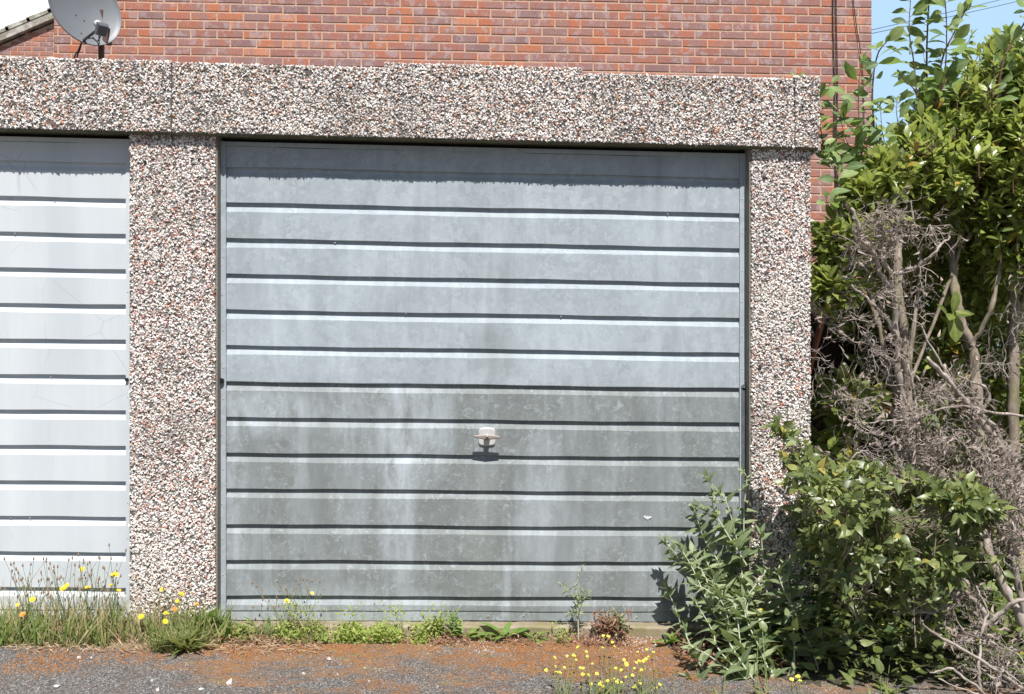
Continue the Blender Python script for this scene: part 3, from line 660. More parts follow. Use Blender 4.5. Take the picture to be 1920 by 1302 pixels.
# ---------------------------------------------------------------- neighbour house (gable)
YN = -CD + 16.1
nb = empty('neighbour_house', (P(0, 60, YN)[0], YN, 0), 'farther brick house with a sloping tiled verge at the left edge', 'house')
pA, pB = P(-300, 204, YN + 0), P(103, 34, YN)
sl_ = (pB[2] - pA[2]) / (pB[0] - pA[0])
clipf = lambda x, z: z < pA[2] + sl_ * (x - pA[0]) - 0.12
nw = brickwall(pA[0] + 0.1, pB[0] + 3, YN, 3.4 - 0.075 * 12, 8.6, 0.075, 0.2235, 0.0, HS, clipf)
V = []
for y in (YN, YN + 8):
    V += [(pA[0] + 0.1, y, 0), (pB[0] + 3, y, 0), (pB[0] + 3, y, pA[2] + sl_ * (pB[0] + 3 - pA[0]) - 0.06), (pA[0] + 0.1, y, pA[2] - 0.04)]
nw.add(V, [[0, 1, 2, 3], [7, 6, 5, 4], [1, 5, 6, 2], [0, 3, 7, 4]], m=1)
nw.build('wall', [BRICK, MORTAR], nb)
VERGE = concrete('weathered_verge', (0.24, 0.22, 0.17), (0.42, 0.39, 0.33), (0.55, 0.53, 0.5), 6)
vg = MB(); L_ = pB[0] + 3 - pA[0]; dirv = np.array([1, 0, sl_]); dirv /= np.linalg.norm(dirv); nrm = np.array([-dirv[2], 0, dirv[0]]); T = 0.36
kk = int(L_ / T) + 2
for i in range(kk):
    b0 = pA + dirv * (T * i) + nrm * 0.07
    e = 0.022
    A_ = [b0, b0 + dirv * (T + .05), b0 + dirv * (T + .05) + nrm * 0.048, b0 + nrm * (0.048 + e)]
    V = [q + np.array([0, -0.10, 0]) for q in A_] + [q + np.array([0, 8, 0]) for q in A_]
    vg.add(V, [[0, 1, 2, 3], [0, 3, 7, 4], [3, 2, 6, 7], [0, 4, 5, 1], [1, 5, 6, 2]])
b0 = pA + nrm * -0.035; A_ = [b0, b0 + dirv * L_ * 1.08, b0 + dirv * L_ * 1.08 + nrm * .115, b0 + nrm * .115]; V = [q + np.array([0, -0.09, 0]) for q in A_] + [q + np.array([0, 8, 0]) for q in A_]
vg.add(V, [[0, 1, 2, 3], [0, 3, 7, 4], [3, 2, 6, 7], [0, 4, 5, 1], [1, 5, 6, 2]])
tag(vg.build('roof', VERGE, nb), 'grey weathered tiled roof edge rising to the right')

# ---------------------------------------------------------------- satellite dish
YD = YH - 0.55
dc = P(160, 14, YD); wdish, hdish = 0.60 / 2, 0.66 / 2
sc_ = (YD + CD) / F
dish = empty('satellite_dish', P(160, 80, YD), 'grey oval satellite dish mounted low in front of the brick wall', 'satellite dish')
DISHM = simple('dish_grey', (0.165, 0.18, 0.20), 0.5, 0.1, 0.10, 9, 0.03)
DISHB = simple('dark_bracket', (0.06, 0.05, 0.05), 0.6)
ax = np.array([0.64, -0.74, 0.16]); ax /= np.linalg.norm(ax); u_ = np.cross((0, 0, 1), ax); u_ /= np.linalg.norm(u_); v_ = np.cross(ax, u_)
tl = rad(24); u2 = u_ * math.cos(tl) + v_ * math.sin(tl); v2 = -u_ * math.sin(tl) + v_ * math.cos(tl)
def dpt(r, th, off=0): return dc + u2 * (0.275 * r * math.cos(th)) + v2 * (0.31 * r * math.sin(th)) * 1.0 + ax * (0.055 * (r * r - 1) + off)
mb = MB(); K = 48; Rr = 8; V = [dpt(0, 0)]
for j in range(1, Rr + 1): V += [dpt(j / Rr, i * 2 * math.pi / K) for i in range(K)]
V += [dpt(1.015, i * 2 * math.pi / K, 0.004) for i in range(K)] + [dpt(1.02, i * 2 * math.pi / K, -0.012) for i in range(K)]
n1 = len(V); V += [dpt(j / Rr, i * 2 * math.pi / K, -0.010) for j in (8, 5, 2) for i in range(K)]
Fq = [[1 + (j) * K + i, 1 + j * K + (i + 1) % K, 1 + (j + 1) * K + (i + 1) % K, 1 + (j + 1) * K + i] for j in range(Rr + 1) for i in range(K)]
Fq += [[n1 - K + i, n1 - K + (i + 1) % K, n1 + (i + 1) % K, n1 + i] for i in range(K)]
Fq += [[n1 + j * K + i, n1 + j * K + (i + 1) % K, n1 + (j + 1) * K + (i + 1) % K, n1 + (j + 1) * K + i] for j in range(2) for i in range(K)]
mb.add(V, Fq); mb.f.append(np.array([[0, 1 + (i + 1) % K, 1 + i] for i in range(K)])); mb.m.append(np.zeros(K, int))
mb.f.append(np.array([[n1 + 2 * K + i for i in range(K)]])); mb.m.append(np.array([0]))
dm = mb.build('reflector', DISHM, dish, True)
for hx, hy in ((141, 29), (161, 34), (146, 65)):
    q = P(hx, hy, YD - 0.01); d_ = q - dc; rr2 = math.hypot(d_ @ u2, d_ @ v2) / 0.295; th = math.atan2(d_ @ v2, d_ @ u2); q = dpt(rr2, th)
    b_ = MB(); b_.tube([q, q + ax * 0.004], 0.006, 8); b_.build('bolt', DISHB, dm)
base = P(153, 79, YD - 0.02); lnb = P(188, 52, YD - 0.24)
mb = MB(); dd_ = lnb - base; mb.tube([base, base + dd_ * 0.86], 0.012, 6); mb.build('arm', DISHB, dish)
mb = MB()
la = (dc - lnb); la /= np.linalg.norm(la); s1_ = np.cross(la, (0, 0, 1)); s1_ /= np.linalg.norm(s1_); s2_ = np.cross(s1_, la)
V = []
for t_, w1, h1 in ((0, .036, .040), (-0.012, .040, .046), (-0.05, .040, .046), (-0.062, .033, .038)):
    for a_, b_ in ((-1, -1), (1, -1), (1, 1), (-1, 1)): V.append(lnb + la * t_ + s1_ * a_ * w1 + s2_ * b_ * h1)
mb.add(V, [[3, 2, 1, 0]] + [[j * 4 + i, j * 4 + (i + 1) % 4, j * 4 + 4 + (i + 1) % 4, j * 4 + 4 + i] for j in range(3) for i in range(4)] + [[12, 13, 14, 15]])
lo = mb.build('receiver', simple('receiver_plastic', (0.10, 0.105, 0.12), 0.5), dish)
mb = MB(); mb.tube([lnb, lnb + la * 0.05, lnb + la * 0.075], [0.02, 0.022, 0.030], 14); mb.build('feed_horn', simple('pale_plastic', (0.5, 0.5, 0.52), 0.5), dish)
mb = MB(); c1 = lnb + s2_ * -0.045
mb.tube(spline([c1, c1 + np.array([0.0, 0, -0.09]), P(180, 76, YD - .16), P(172, 72, YD - .14), P(160, 74, YD - .1), base], 6), 0.0045, 5)
mb.tube(spline([c1 + s1_ * 0.03, P(190, 66, YD - .2), P(182, 78, YD - .17), P(174, 70, YD - .14)], 6), 0.0045, 5); mb.build('cable', CBL, dish)
mb = MB(); mb.tube(spline([base, P(147, 95, YD + .05), P(139, 114, YD + .1), P(137, 190, YD + .12)], 6), 0.006, 5)
mb.tube(spline([base, P(150, 93, YD + .05), P(144, 114, YD + .1), P(143, 190, YD + .12)], 6), 0.006, 5); mb.build('cable', CBL, dish)
mb = MB(); a0 = P(190, 40, YD + .14); mb.box(a0[0] - 0.018, a0[0] + 0.018, YD + .12, YD + .16, 0.0, P(190, 20, YD + .14)[2])
q = P(200, 76, YD + .1); mb.box(q[0] - .02, q[0] + .02, YD + .06, YD + .16, q[2] - .025, q[2] + .1)
mb.build('pole', simple('rusty_bracket', (0.09, 0.05, 0.045), 0.7), dish)

# overhead wires
for i, (a, b, lab) in enumerate((((1600, 66, 22), (1960, -20, 30), 'upper overhead wire crossing the blue sky'), ((1600, 72, 22), (1960, -8, 29), 'middle overhead wire crossing the blue sky'), ((1640, 196, 22), (1960, 108, 30), 'lowest overhead wire passing behind the shrubs'))):
    pa_, pb_ = P(*a), P(*b); d_ = pb_ - pa_; mb = MB()
    pts = [pa_ + d_ * t_ + np.array([0, 0, 0.10 * (t_ - .5) ** 2]) for t_ in np.linspace(-0.6, 2.2, 14)]
    mb.tube(pts, 0.011, 5); tag(mb.build('overhead_wire', simple('blue_grey_wire', (0.10, 0.14, 0.24), 0.5, bmp=0)), lab, 'wire', 'wires across the sky')
# ================================================================== PLANTS
UPS = np.array([0.05, -0.55, 0.85])
def blob_foliage(mb, tw, c, rad3, n, ln, wr, prof, per=7, m=0, shell=0.72, twr=0.0016, up=0.5, keep=None, **k):
    """twigs spread through an ellipsoid, each ending in a ring of leaves"""
    c = np.asarray(c, float); rad3 = np.asarray(rad3, float); q = 0
    while q < n:
        d = rdir(1)[0]; rr = shell + (1 - shell) * R.random() if R.random() < 0.75 else 0.35 + 0.5 * R.random()
        p = c + d * rad3 * rr
        if p[2] < gz(p[0]) + 0.04 or (keep is not None and not keep(p)): 
            q += 0.2; continue
        ax_ = d * np.array([1, 1, 0.8]) + np.array([0, -0.15, up]) + 0.35 * R.normal(size=3); ax_ /= np.linalg.norm(ax_)
        whorl(mb, p, ax_, per + int(R.integers(-2, 3)), ln, wr, prof, m, **k)
        l2 = 0.06 + 0.10 * R.random()
        if tw is not None:
            b_ = p - ax_ * l2 - d * 0.03 - np.array([0, 0, 0.03]); tw.tube([b_, (b_ + p) / 2 + 0.006 * R.normal(size=3), p], [twr * 1.6, twr * 1.2, twr], 3, cap=False)
        q += 1
def limb(mb, pts, r0, r1, k=7, knot=0.13):
    c = spline(pts, 9); n = len(c); c = c + 0.0032 * np.cumsum(R.normal(size=c.shape), 0)
    rr_ = np.linspace(r0, r1, n) * (1 + knot * R.normal(size=n)); mb.tube(c, rr_, k); return c
def twig_walk(mb, p, d, l, r, depth, wig=0.5, drop=0.0, tips=None):
    n = max(3, int(l / 0.018)); pts = [p]; d = d / np.linalg.norm(d)
    for i in range(n):
        d = d + wig * 0.35 * R.normal(size=3) + np.array([0, 0, -drop]); d /= np.linalg.norm(d); pts.append(pts[-1] + d * l / n)
    mb.tube(pts, np.linspace(r * .78, r * 0.36, len(pts)), 4 if r > 0.002 else 3, cap=False)
    if depth > 0:
        for j in range(int(R.integers(2, 5))):
            i = int(R.integers(1, len(pts))); nd = d + 0.9 * R.normal(size=3)
            twig_walk(mb, pts[i], nd, l * (0.35 + 0.35 * R.random()), r * 0.62, depth - 1, wig, drop, tips)
    elif tips is not None: tips.append((pts[-1], d))
def hole(p, f=6.0, th=0.0): return math.sin(p[0] * f * 2.1 + 2 * math.sin(p[2] * f)) + math.sin(p[2] * f * 2.7 + 1.7 * math.sin(p[0] * f * 1.3 + p[1] * 5)) + .6 * math.sin(p[0] * f * 5.3 + p[2] * f * 4.1) > th

# ---------------------------------------------------------------- big evergreen shrub
ev = empty('evergreen_shrub', P(1780, 1180, 0.45), 'large glossy evergreen shrub with a dense leafy crown above bare grey stems', 'shrub')
SHX = 0
def stem(parent, pts, r0, r1, label=None, m=BARK, name='trunk'):
    mb = MB(); c = limb(mb, pxline(pts), r0, r1); o = mb.build(name, m, parent, True)
    if label: o['label'] = label
    return c
stem(ev, [(1745, 1200, .25), (1715, 960, .22), (1700, 800, .2), (1690, 640, .18), (1676, 500, .2), (1690, 380, .3), (1700, 290, .45)], 0.030, 0.014)
stem(ev, [(1700, 820, .30), (1670, 680, .3), (1650, 560, .3), (1625, 430, .35)], 0.018, 0.009)
stem(ev, [(1850, 1190, .45), (1838, 960, .42), (1832, 780, .42), (1822, 660, .42), (1795, 585, .42), (1782, 480, .45), (1790, 380, .5), (1830, 280, .6)], 0.032, 0.014)
stem(ev, [(1925, 1200, .55), (1908, 980, .55), (1900, 760, .55), (1902, 560, .55), (1893, 470, .55), (1850, 400, .55), (1800, 330, .6)], 0.034, 0.013)
stem(ev, [(1900, 620, .55), (1930, 480, .6), (1925, 330, .6)], 0.020, 0.012)
stem(ev, [(1782, 470, .45), (1840, 430, .4), (1905, 395, .4)], 0.014, 0.007)
stem(ev, [(1822, 650, .42), (1860, 560, .35), (1880, 430, .4)], 0.012, 0.007)
fo, tw = MB(), MB()
EVB = [(1760, 335, .42, .30, .30, 150), (1705, 335, .35, .16, .18, 70), (1870, 250, .45, .27, .34, 170), (1905, 160, .55, .2, .24, 70), (1730, 265, .5, .15, .17, 60),
       (1810, 215, .60, .20, .17, 70), (1905, 400, .40, .22, .25, 90), (1632, 405, .25, .13, .11, 50), (1830, 420, .75, .3, .3, 70), (1700, 440, .70, .3, .25, 80), (1930, 320, .3, .2, .3, 60), (1790, 330, 1.0, .45, .3, 110), (1890, 250, 1.1, .35, .4, 90), (1760, 400, 1.3, .4, .3, 80)]  # rearmost blobs added to block light and darken the hollow below
for a, b, y, r, rz, n in EVB: blob_foliage(fo, tw, P(a, b, y), (r, r * 0.9, rz), int(n * 1.3), 0.070, 0.38, 'oval', 9, up=0.6, keep=lambda p: hole(p, 5, -.9))
for a, b, y, r, rz, n in [(1850, 600, .75, .22, .3, 60), (1905, 720, .7, .2, .3, 60), (1765, 660, .7, .2, .25, 44), (1660, 330, .2, .12, .1, 40), (1620, 360, .15, .09, .08, 26), (1900, 480, .4, .15, .15, 30), (1572, 455, .12, .13, .12, 60), (1560, 540, .10, .12, .09, 46), (1600, 430, .2, .12, .1, 40), (1585, 500, .2, .1, .14, 30)]:
    blob_foliage(fo, tw, P(a, b, y), (r, r * 0.9, rz), n, 0.080, 0.36, 'oval', 8, up=0.5)
for a, b, y, r, rz, n in [(1830, 540, 1.0, .42, .35, 70), (1700, 640, 1.15, .35, .4, 75), (1600, 800, 1.0, .3, .3, 40), (1880, 700, 1.25, .35, .4, 50), (1760, 560, .85, .2, .25, 30), (1590, 760, .3, .12, .15, 26), (1800, 820, 1.2, .4, .3, 50)]:
    blob_foliage(fo, tw, P(a, b, y), (r, r * 0.6, rz), n, 0.10, 0.42, 'oval', 7, up=0.3)
# the drooping spray of large leaves in the middle
q = P(1788, 585, .30); whorl(fo, q, np.array([0.1, -.5, .25]), 6, 0.11, 0.42, 'oval', spread=1.3); leaves(fo, [q], [(0.03, -.25, -1)], [(0, -1, -.2)], 0.14, 0.5, 'oval', rv=np.array([0.5]))
for _ in range(300):
    a, b, y, r, rz, n = EVB[int(R.integers(0, len(EVB)))]; d = rdir(1)[0]; 
    if d[2] < -0.1 and R.random() < .7: d[2] *= -1
    c = P(a, b, y); p = c + d * np.array([r, r * .9, rz]) * 1.05
    whorl(fo, p, d + np.array([0, -.1, .9]), 7, 0.075, 0.34, 'oval', spread=1.1)
    tw.tube([p - np.array([0, 0, .10]), p], [0.003, 0.002], 4, cap=False)
for a, b, y, r, rz, n in [(2060, 250, .5, .3, .4, 110), (2060, 480, .5, .3, .35, 70), (2200, 330, .5, .35, .45, 100), (2080, 800, .4, .3, .4, 80), (2220, 700, .4, .35, .5, 90), (2150, 1050, .3, .4, .35, 90)]: blob_foliage(fo, tw, P(a, b, y), (r, r, rz), n, 0.085, 0.38, 'oval', 9, up=0.5)
fo.build('foliage', LAUREL, ev, True); tw.build('twigs', RSTEM, ev)
for a, b in ((1712, 280), (1735, 285), (1748, 278), (1680, 305), (1700, 322), (1752, 265), (1785, 252), (1860, 170)):
    bm_ = MB()
    for _ in range(9):
        p = P(a, b, .12) + 0.018 * R.normal(size=3); bm_.tube([p, p + (0, 0, .003), p + (0, 0, .006)], [0.0015, 0.0038, 0.0015], 6)
        bm_.tube([p, P(a, b, .12) - (0, 0, .03)], .0006, 3)
    bm_.build('berry_cluster', BERRY, ev, True)

# ---------------------------------------------------------------- dead twiggy shrubs
DENS = 0.78
YOFF = 0.0
def dead(name, base, label, limbs, clusters, cat='dead shrub', crimp=None):
    e = empty(name, base, label, cat, 'bare dead shrubs')
    for pts, r0, r1 in limbs: stem(e, [(a_, b_, c_ + YOFF) for a_, b_, c_ in pts], r0, r1, m=DEADW, name='branch')
    mb = MB(); tips = []
    for a, b, y, ra, rb_, n, l, r in clusters:
        ns = max(3, n // 9); subs = []
        for _ in range(ns):
            th = R.random() * 6.283; q_ = math.sqrt(R.random()); subs.append((a + ra * q_ * math.cos(th), b + rb_ * q_ * math.sin(th), YOFF + y + 0.16 * (R.random() - .5), R.normal(size=3)))
        for _ in range(int(n * DENS)):
            sa, sb_, sy, sv = subs[int(R.integers(0, ns))]
            p = P(sa + 9 * R.normal(), sb_ + 9 * R.normal(), sy + .03 * R.normal())
            d = np.array([-0.3, -0.4, 0.35]) + sv * .5 + R.normal(size=3) * 0.6
            twig_walk(mb, p, d, l * (0.5 + R.random()), r * (0.6 + 0.8 * R.random()), 2, 0.75, 0.0, tips)
    mb.build('twigs', DEADW, e)
    if crimp and tips:
        cm = MB(); tp = np.array([t[0] for t in tips]); td = np.array([t[1] for t in tips]); k = R.random(len(tp)) < crimp; n = int(k.sum())
        tp, td = tp[k], td[k]
        leaves(cm, tp, td + 0.6 * R.normal(size=(n, 3)), rdir(n), 0.016 + 0.016 * R.random(n), 0.4, 'lance', fold=0.9, bend=0.8)
        cm.build('withered_leaves', CRIMP, e)
    return e
dead('dead_shrub', P(1700, 900, .02), 'silvery dead twiggy shrub tangled in front of the dark hollow under the evergreen crown',
  [([(1720, 900, .12), (1700, 760, .10), (1690, 650, .06), (1684, 560, .03), (1660, 500, -.02), (1625, 440, -.06), (1612, 400, -.08)], .020, .006),
   ([(1672, 520, .0), (1715, 500, -.02), (1750, 470, -.03), (1770, 440, -.02)], .011, .004),
   ([(1690, 640, .05), (1660, 590, .0), (1630, 560, -.04), (1600, 540, -.06)], .010, .004),
   ([(1668, 510, .0), (1650, 470, -.05), (1655, 430, -.08), (1640, 395, -.08)], .010, .004),
   ([(1800, 740, .0), (1740, 640, -.02), (1720, 590, -.04), (1690, 560, -.04)], .006, .002)],
  [(1640, 450, -.04, 55, 55, 120, .085, .0022), (1700, 430, -.02, 50, 40, 34, .10, .0021), (1620, 560, -.02, 45, 60, 44, .09, .002), (1720, 520, -.02, 70, 60, 26, .10, .0022), (1650, 650, .0, 90, 60, 34, .14, .002), (1580, 660, .02, 50, 40, 26, .14, .0018)], crimp=0.2)
YOFF = -.22
dead('dead_shrub', P(1880, 1150, -.22), 'broad tangle of dead grey branches with withered leaves in the middle right',
  [([(1950, 960, .15), (1915, 900, .1), (1870, 830, .05), (1830, 770, .02), (1780, 720, .0), (1735, 675, -.02)], .021, .007),
   ([(1895, 860, .1), (1860, 800, .05), (1790, 740, .0), (1762, 690, -.03)], .015, .006),
   ([(1860, 1010, .15), (1842, 900, .1), (1830, 820, .08), (1850, 740, .05), (1800, 700, .0)], .013, .005),
   ([(1730, 1010, .1), (1722, 900, .05), (1712, 800, .05), (1690, 700, .0)], .012, .004),
   ([(1920, 780, .0), (1800, 770, -.05), (1700, 790, -.1), (1600, 800, -.12)], .006, .002),
   ([(1760, 880, .0), (1690, 900, -.06), (1620, 850, -.12), (1590, 870, -.15)], .006, .002)],
  [(1770, 800, -.02, 90, 60, 120, .085, .0021), (1730, 720, -.02, 80, 50, 46, .10, .0021), (1860, 800, .0, 70, 90, 50, .13, .0022), (1640, 800, -.05, 80, 50, 44, .14, .0019), (1660, 850, -.08, 90, 30, 30, .15, .0018), (1870, 650, .0, 60, 80, 24, .16, .002), (1850, 900, -.02, 60, 50, 60, .08, .002), (1780, 860, -.04, 70, 40, 60, .08, .002)], crimp=0.45)
YOFF = -.42
dead('dead_shrub', P(1900, 1290, -.6), 'heap of brown dead branches and stems at the bottom right corner',
  [([(1990, 1330, -.1), (1925, 1180, -.1), (1880, 1060, -.1), (1868, 980, -.05), (1890, 930, .0)], .020, .010),
   ([(1960, 1330, .0), (1920, 1150, .0), (1905, 1020, .0), (1925, 900, .05)], .017, .010),
   ([(1850, 1160, .0), (1815, 1110, .0), (1790, 1070, .02), (1795, 1000, .1)], .012, .006),
   ([(1852, 1170, -.05), (1900, 1130, -.1), (1960, 1120, -.15)], .009, .006),
   ([(1930, 1300, -.3), (1830, 1235, -.35), (1740, 1180, -.38), (1728, 1165, -.4)], .006, .003),
   ([(1880, 1330, -.4), (1800, 1255, -.42), (1742, 1250, -.42)], .0055, .003),
   ([(1900, 1340, -.45), (1850, 1300, -.45), (1750, 1262, -.45)], .005, .002),
   ([(1842, 1340, -.35), (1845, 1240, -.35), (1848, 1150, -.3), (1830, 1100, -.3)], .006, .003),
   ([(1870, 1340, -.3), (1862, 1200, -.3), (1835, 1190, -.3)], .005, .003),
   ([(1800, 1110, .0), (1750, 1145, -.15), (1700, 1150, -.2), (1672, 1152, -.22)], .0055, .003)],
  [(1830, 1195, -.25, 45, 20, 40, .06, .0018), (1880, 990, -.05, 45, 80, 50, .08, .0020), (1890, 1240, -.2, 50, 80, 30, .11, .0022), (1840, 1280, -.3, 60, 40, 12, .13, .003), (1800, 1120, -.1, 60, 30, 30, .10, .002), (1900, 930, -.05, 40, 40, 60, .07, .002)], crimp=0.5)

# ---------------------------------------------------------------- lower leafy shrub spreading to the pillar
SHB = None
lo_ = empty('evergreen_shrub', P(1640, 1190, -.1), 'low olive-leaved shrub spreading across the foot of the narrow pillar', 'shrub')
fo, tw = MB(), MB()
for a, b, y, r, rz, n in [(1495, 860, -.20, .10, .12, 34), (1470, 800, -.16, .06, .05, 12), (1540, 925, -.2, .17, .15, 80), (1600, 960, -.15, .2, .15, 80), (1690, 965, -.12, .2, .12, 110), (1780, 935, -.1, .17, .10, 95), (1850, 960, -.05, .12, .12, 50),
                          (1620, 1050, -.05, .2, .14, 80), (1730, 1050, -.02, .2, .14, 85), (1560, 1030, .0, .15, .14, 50), (1800, 1030, .05, .15, .1, 46), (1660, 900, .0, .2, .08, 40), (1560, 860, .05, .14, .12, 36), (1600, 1110, -.1, .12, .07, 16), (1720, 1120, -.05, .12, .07, 16), (1850, 1050, -.1, .1, .1, 14)]:
    blob_foliage(fo, tw, P(a, b, y - (.62 if a > 1580 else .34 if a > 1500 else .12)), (r * .8, r * 0.8, rz * .82), int(n * .72), 0.050, 0.50, 'ovate', 5, up=0.15, keep=lambda p: hole(p, 8, .15), spread=1.2, bend=0.3)
for _ in range(60):
    twig_walk(tw, P(1560 + 260 * R.random(), 960 + 170 * R.random(), -.55 + .3 * R.random()), np.array([-.8 + R.normal() * .5, -.2, .1 + R.normal() * .4]), .14, .0022, 2, .6)
for a, b, y, r, rz, n in [(1560, 980, .0, .22, .14, 60), (1680, 960, .0, .24, .14, 70), (1790, 960, .05, .22, .14, 60), (1880, 980, .1, .15, .15, 40), (1620, 1080, .15, .22, .16, 60), (1740, 1080, .15, .22, .16, 60), (1600, 1180, .1, .2, .1, 40), (1840, 1100, .2, .2, .16, 50)]:  # inner leaf layer added to cast shade on the undergrowth
    blob_foliage(fo, tw, P(a, b, y - .1), (r, r, rz), n, 0.062, 0.50, 'ovate', 6, up=0.15, spread=1.2, bend=0.3)
for a, b, y, r, rz, n in [(1860, 1180, -.1, .2, .14, 60), (1780, 1230, -.2, .2, .12, 60), (1680, 1240, -.15, .2, .1, 50), (1900, 1260, -.1, .2, .14, 50), (1880, 1090, .1, .2, .14, 50)]:
    blob_foliage(fo, tw, P(a, b, y), (r, r * .8, rz), n, 0.058, 0.50, 'ovate', 6, up=0.1, spread=1.2, bend=0.3)
fo.build('foliage', LOWER, lo_, True); tw.build('twigs', BARK, lo_)
for pts in ([(1700, 1190, .1), (1690, 1080, .05), (1620, 980, -.05), (1560, 900, -.12)], [(1720, 1190, .1), (1720, 1060, .02), (1740, 980, -.05)], [(1850, 1160, .1), (1800, 1080, .05), (1770, 980, -.02)], [(1560, 1000, -.05), (1520, 900, -.15), (1470, 810, -.18)]):
    stem(lo_, pts, .011, .004, name='stem')

# ---------------------------------------------------------------- willow-like sapling shoots
wl = empty('willow_sapling', P(1700, 1150, .35), 'slender sapling sending up leafy pale green shoots against sky and brick', 'sapling')
fo, tw = MB(), MB()
def shoot(pts, r, step, ln, wr=0.52, first=0.15, m=0, prof='oval'):
    c = spline(pts, 10); tw.tube(c, np.linspace(r, r * 0.45, len(c)), 5, cap=False)
    seg = np.linalg.norm(np.diff(c, axis=0), axis=1); cum = np.concatenate([[0], np.cumsum(seg)]); tot = cum[-1]; s_ = tot * first; k = 0; side = 1
    while s_ < tot:
        i = min(len(c) - 2, int(np.searchsorted(cum, s_)) - 1); t_ = c[i + 1] - c[i]; t_ /= np.linalg.norm(t_)
        for rep in range(1 if R.random() < .7 else 2):
            a = rdir(1)[0]; a[1] *= 0.7; a -= t_ * (a @ t_); a[0] += 0.6 * side; a /= np.linalg.norm(a); side *= -1
            d = a * 0.85 + t_ * 0.5 + np.array([0, 0, -0.1]); p = c[i]; e_ = p + d * 0.012
            tw.tube([p, e_], [0.0012, 0.001], 3, cap=False)
            leaves(fo, [e_], [d], [np.array([0, -.7, .5]) + 0.6 * R.normal(size=3)], ln * (0.6 + 0.6 * R.random()), wr * (0.8 + .4 * R.random()), prof, fold=0.22, bend=0.35)
        s_ += step * (0.7 + 0.6 * R.random())
    whorl(fo, c[-1], c[-1] - c[-4], 3, ln * 0.6, wr * 0.8, prof, spread=0.6)
SH = [([(1672, 480, .3), (1655, 380, .28), (1640, 250, .25), (1636, 170, .22), (1645, 105, .2), (1665, 75, .2)], .006),
      ([(1660, 400, .28), (1600, 345, .22), (1560, 295, .15), (1542, 265, .10), (1538, 180, .08), (1560, 155, .08)], .004),
      ([(1660, 420, .3), (1625, 330, .25), (1612, 250, .2), (1610, 160, .2), (1618, 110, .2)], .004),
      ([(1735, 330, .5), (1738, 200, .45), (1738, 90, .42), (1742, 0, .4), (1745, -60, .4)], .006),
      ([(1725, 260, .48), (1715, 130, .42), (1705, 60, .4), (1708, -10, .4)], .004),
      ([(1745, 260, .45), (1765, 120, .4), (1790, 60, .4), (1820, 0, .4), (1840, -50, .4)], .005),
      ([(1750, 220, .45), (1770, 150, .4), (1775, 60, .35), (1770, -30, .35)], .0045),
      ([(1740, 220, .42), (1715, 170, .4), (1695, 150, .38), (1685, 140, .36)], .003),
      ([(1750, 200, .42), (1790, 110, .38), (1815, 80, .36), (1822, 65, .36)], .003),
      ([(1750, 230, .42), (1780, 130, .40), (1810, 125, .38)], .003),
      ([(1860, 250, .4), (1880, 120, .35), (1905, 70, .35), (1925, 30, .35), (1935, -50, .35)], .006),
      ([(1870, 200, .4), (1862, 130, .38), (1868, 95, .36)], .003), ([(1700, 300, .4), (1682, 220, .36), (1682, 190, .36)], .0025),
      ([(1880, 200, .4), (1895, 130, .38), (1930, 100, .36)], .003),
      ([(1640, 330, .25), (1620, 280, .2), (1590, 270, .15), (1570, 200, .12)], .0025), ([(1600, 420, .25), (1575, 370, .15), (1568, 330, .1), (1550, 290, .08)], .0025),
      ([(1600, 430, .2), (1560, 395, .08), (1548, 370, .05)], .0025), ([(1650, 300, .25), (1590, 235, .15), (1575, 215, .1)], .002), ([(1545, 300, .1), (1520, 180, .1), (1497, 146, .09)], .002),
      ([(1700, 330, .35), (1660, 270, .28), (1650, 200, .25)], .0025)]
for pts, r in SH: shoot(pxline(pts), r, 0.030 if r < .004 else 0.024, 0.084 if r > .003 else 0.074)
stem(wl, [(1700, 1150, .35), (1690, 900, .38), (1680, 620, .35), (1672, 480, .3)], .012, .006, name='stem')
stem(wl, [(1690, 800, .4), (1720, 560, .48), (1735, 330, .5)], .010, .006, name='stem')
stem(wl, [(1690, 760, .4), (1800, 480, .45), (1860, 250, .4)], .010, .006, name='stem')
fo.build('foliage', WILLOW, wl, True); tw.build('twigs', RSTEM, wl)

# ---------------------------------------------------------------- buddleia-like bush at the door corner
bd = empty('buddleia_bush', G(1440, 1262), 'bushy grey-green plant with woolly pale stems leaning over the door corner', 'bush')
fo, tw = MB(), MB()
def bstem(pts, r=.0042, ln=.085, step=.04, wr=.42, prof='ovate', first=.12, fo_=None, tw_=None):
    fo_ = fo if fo_ is None else fo_; tw_ = tw if tw_ is None else tw_
    c = spline(pts, 8); tw_.tube(c, np.linspace(r, r * .5, len(c)), 5, cap=False)
    seg = np.linalg.norm(np.diff(c, axis=0), axis=1); cum = np.concatenate([[0], np.cumsum(seg)]); tot = cum[-1]; s_ = tot * first; k = 0
    while s_ < tot:
        i = max(0, min(len(c) - 2, int(np.searchsorted(cum, s_)) - 1)); t_ = c[i + 1] - c[i]; t_ /= np.linalg.norm(t_)
        a = np.cross(t_, (0.2, 1, 0.1)) if k % 2 == 0 else np.cross(t_, np.cross(t_, (0.2, 1, 0.1))); a /= np.linalg.norm(a); a += .25 * R.normal(size=3)
        f_ = 1.0 - 0.5 * (s_ / tot) ** 2
        for sg in (-1, 1):
            if R.random() < .12: continue
            d = a * sg * .85 + t_ * .55 + np.array([0, 0, .05])
            leaves(fo_, [c[i]], [d], [t_ * .6 + np.array([0, -.5, .7])], ln * f_ * (.7 + .5 * R.random()), wr, prof, fold=.25, bend=.45, jag=.12)
        s_ += step * (.7 + .5 * R.random()); k += 1
    whorl(fo_, c[-1], c[-1] - c[-3], 4, ln * .55, wr * .9, 'lance', spread=.7, bend=.1)
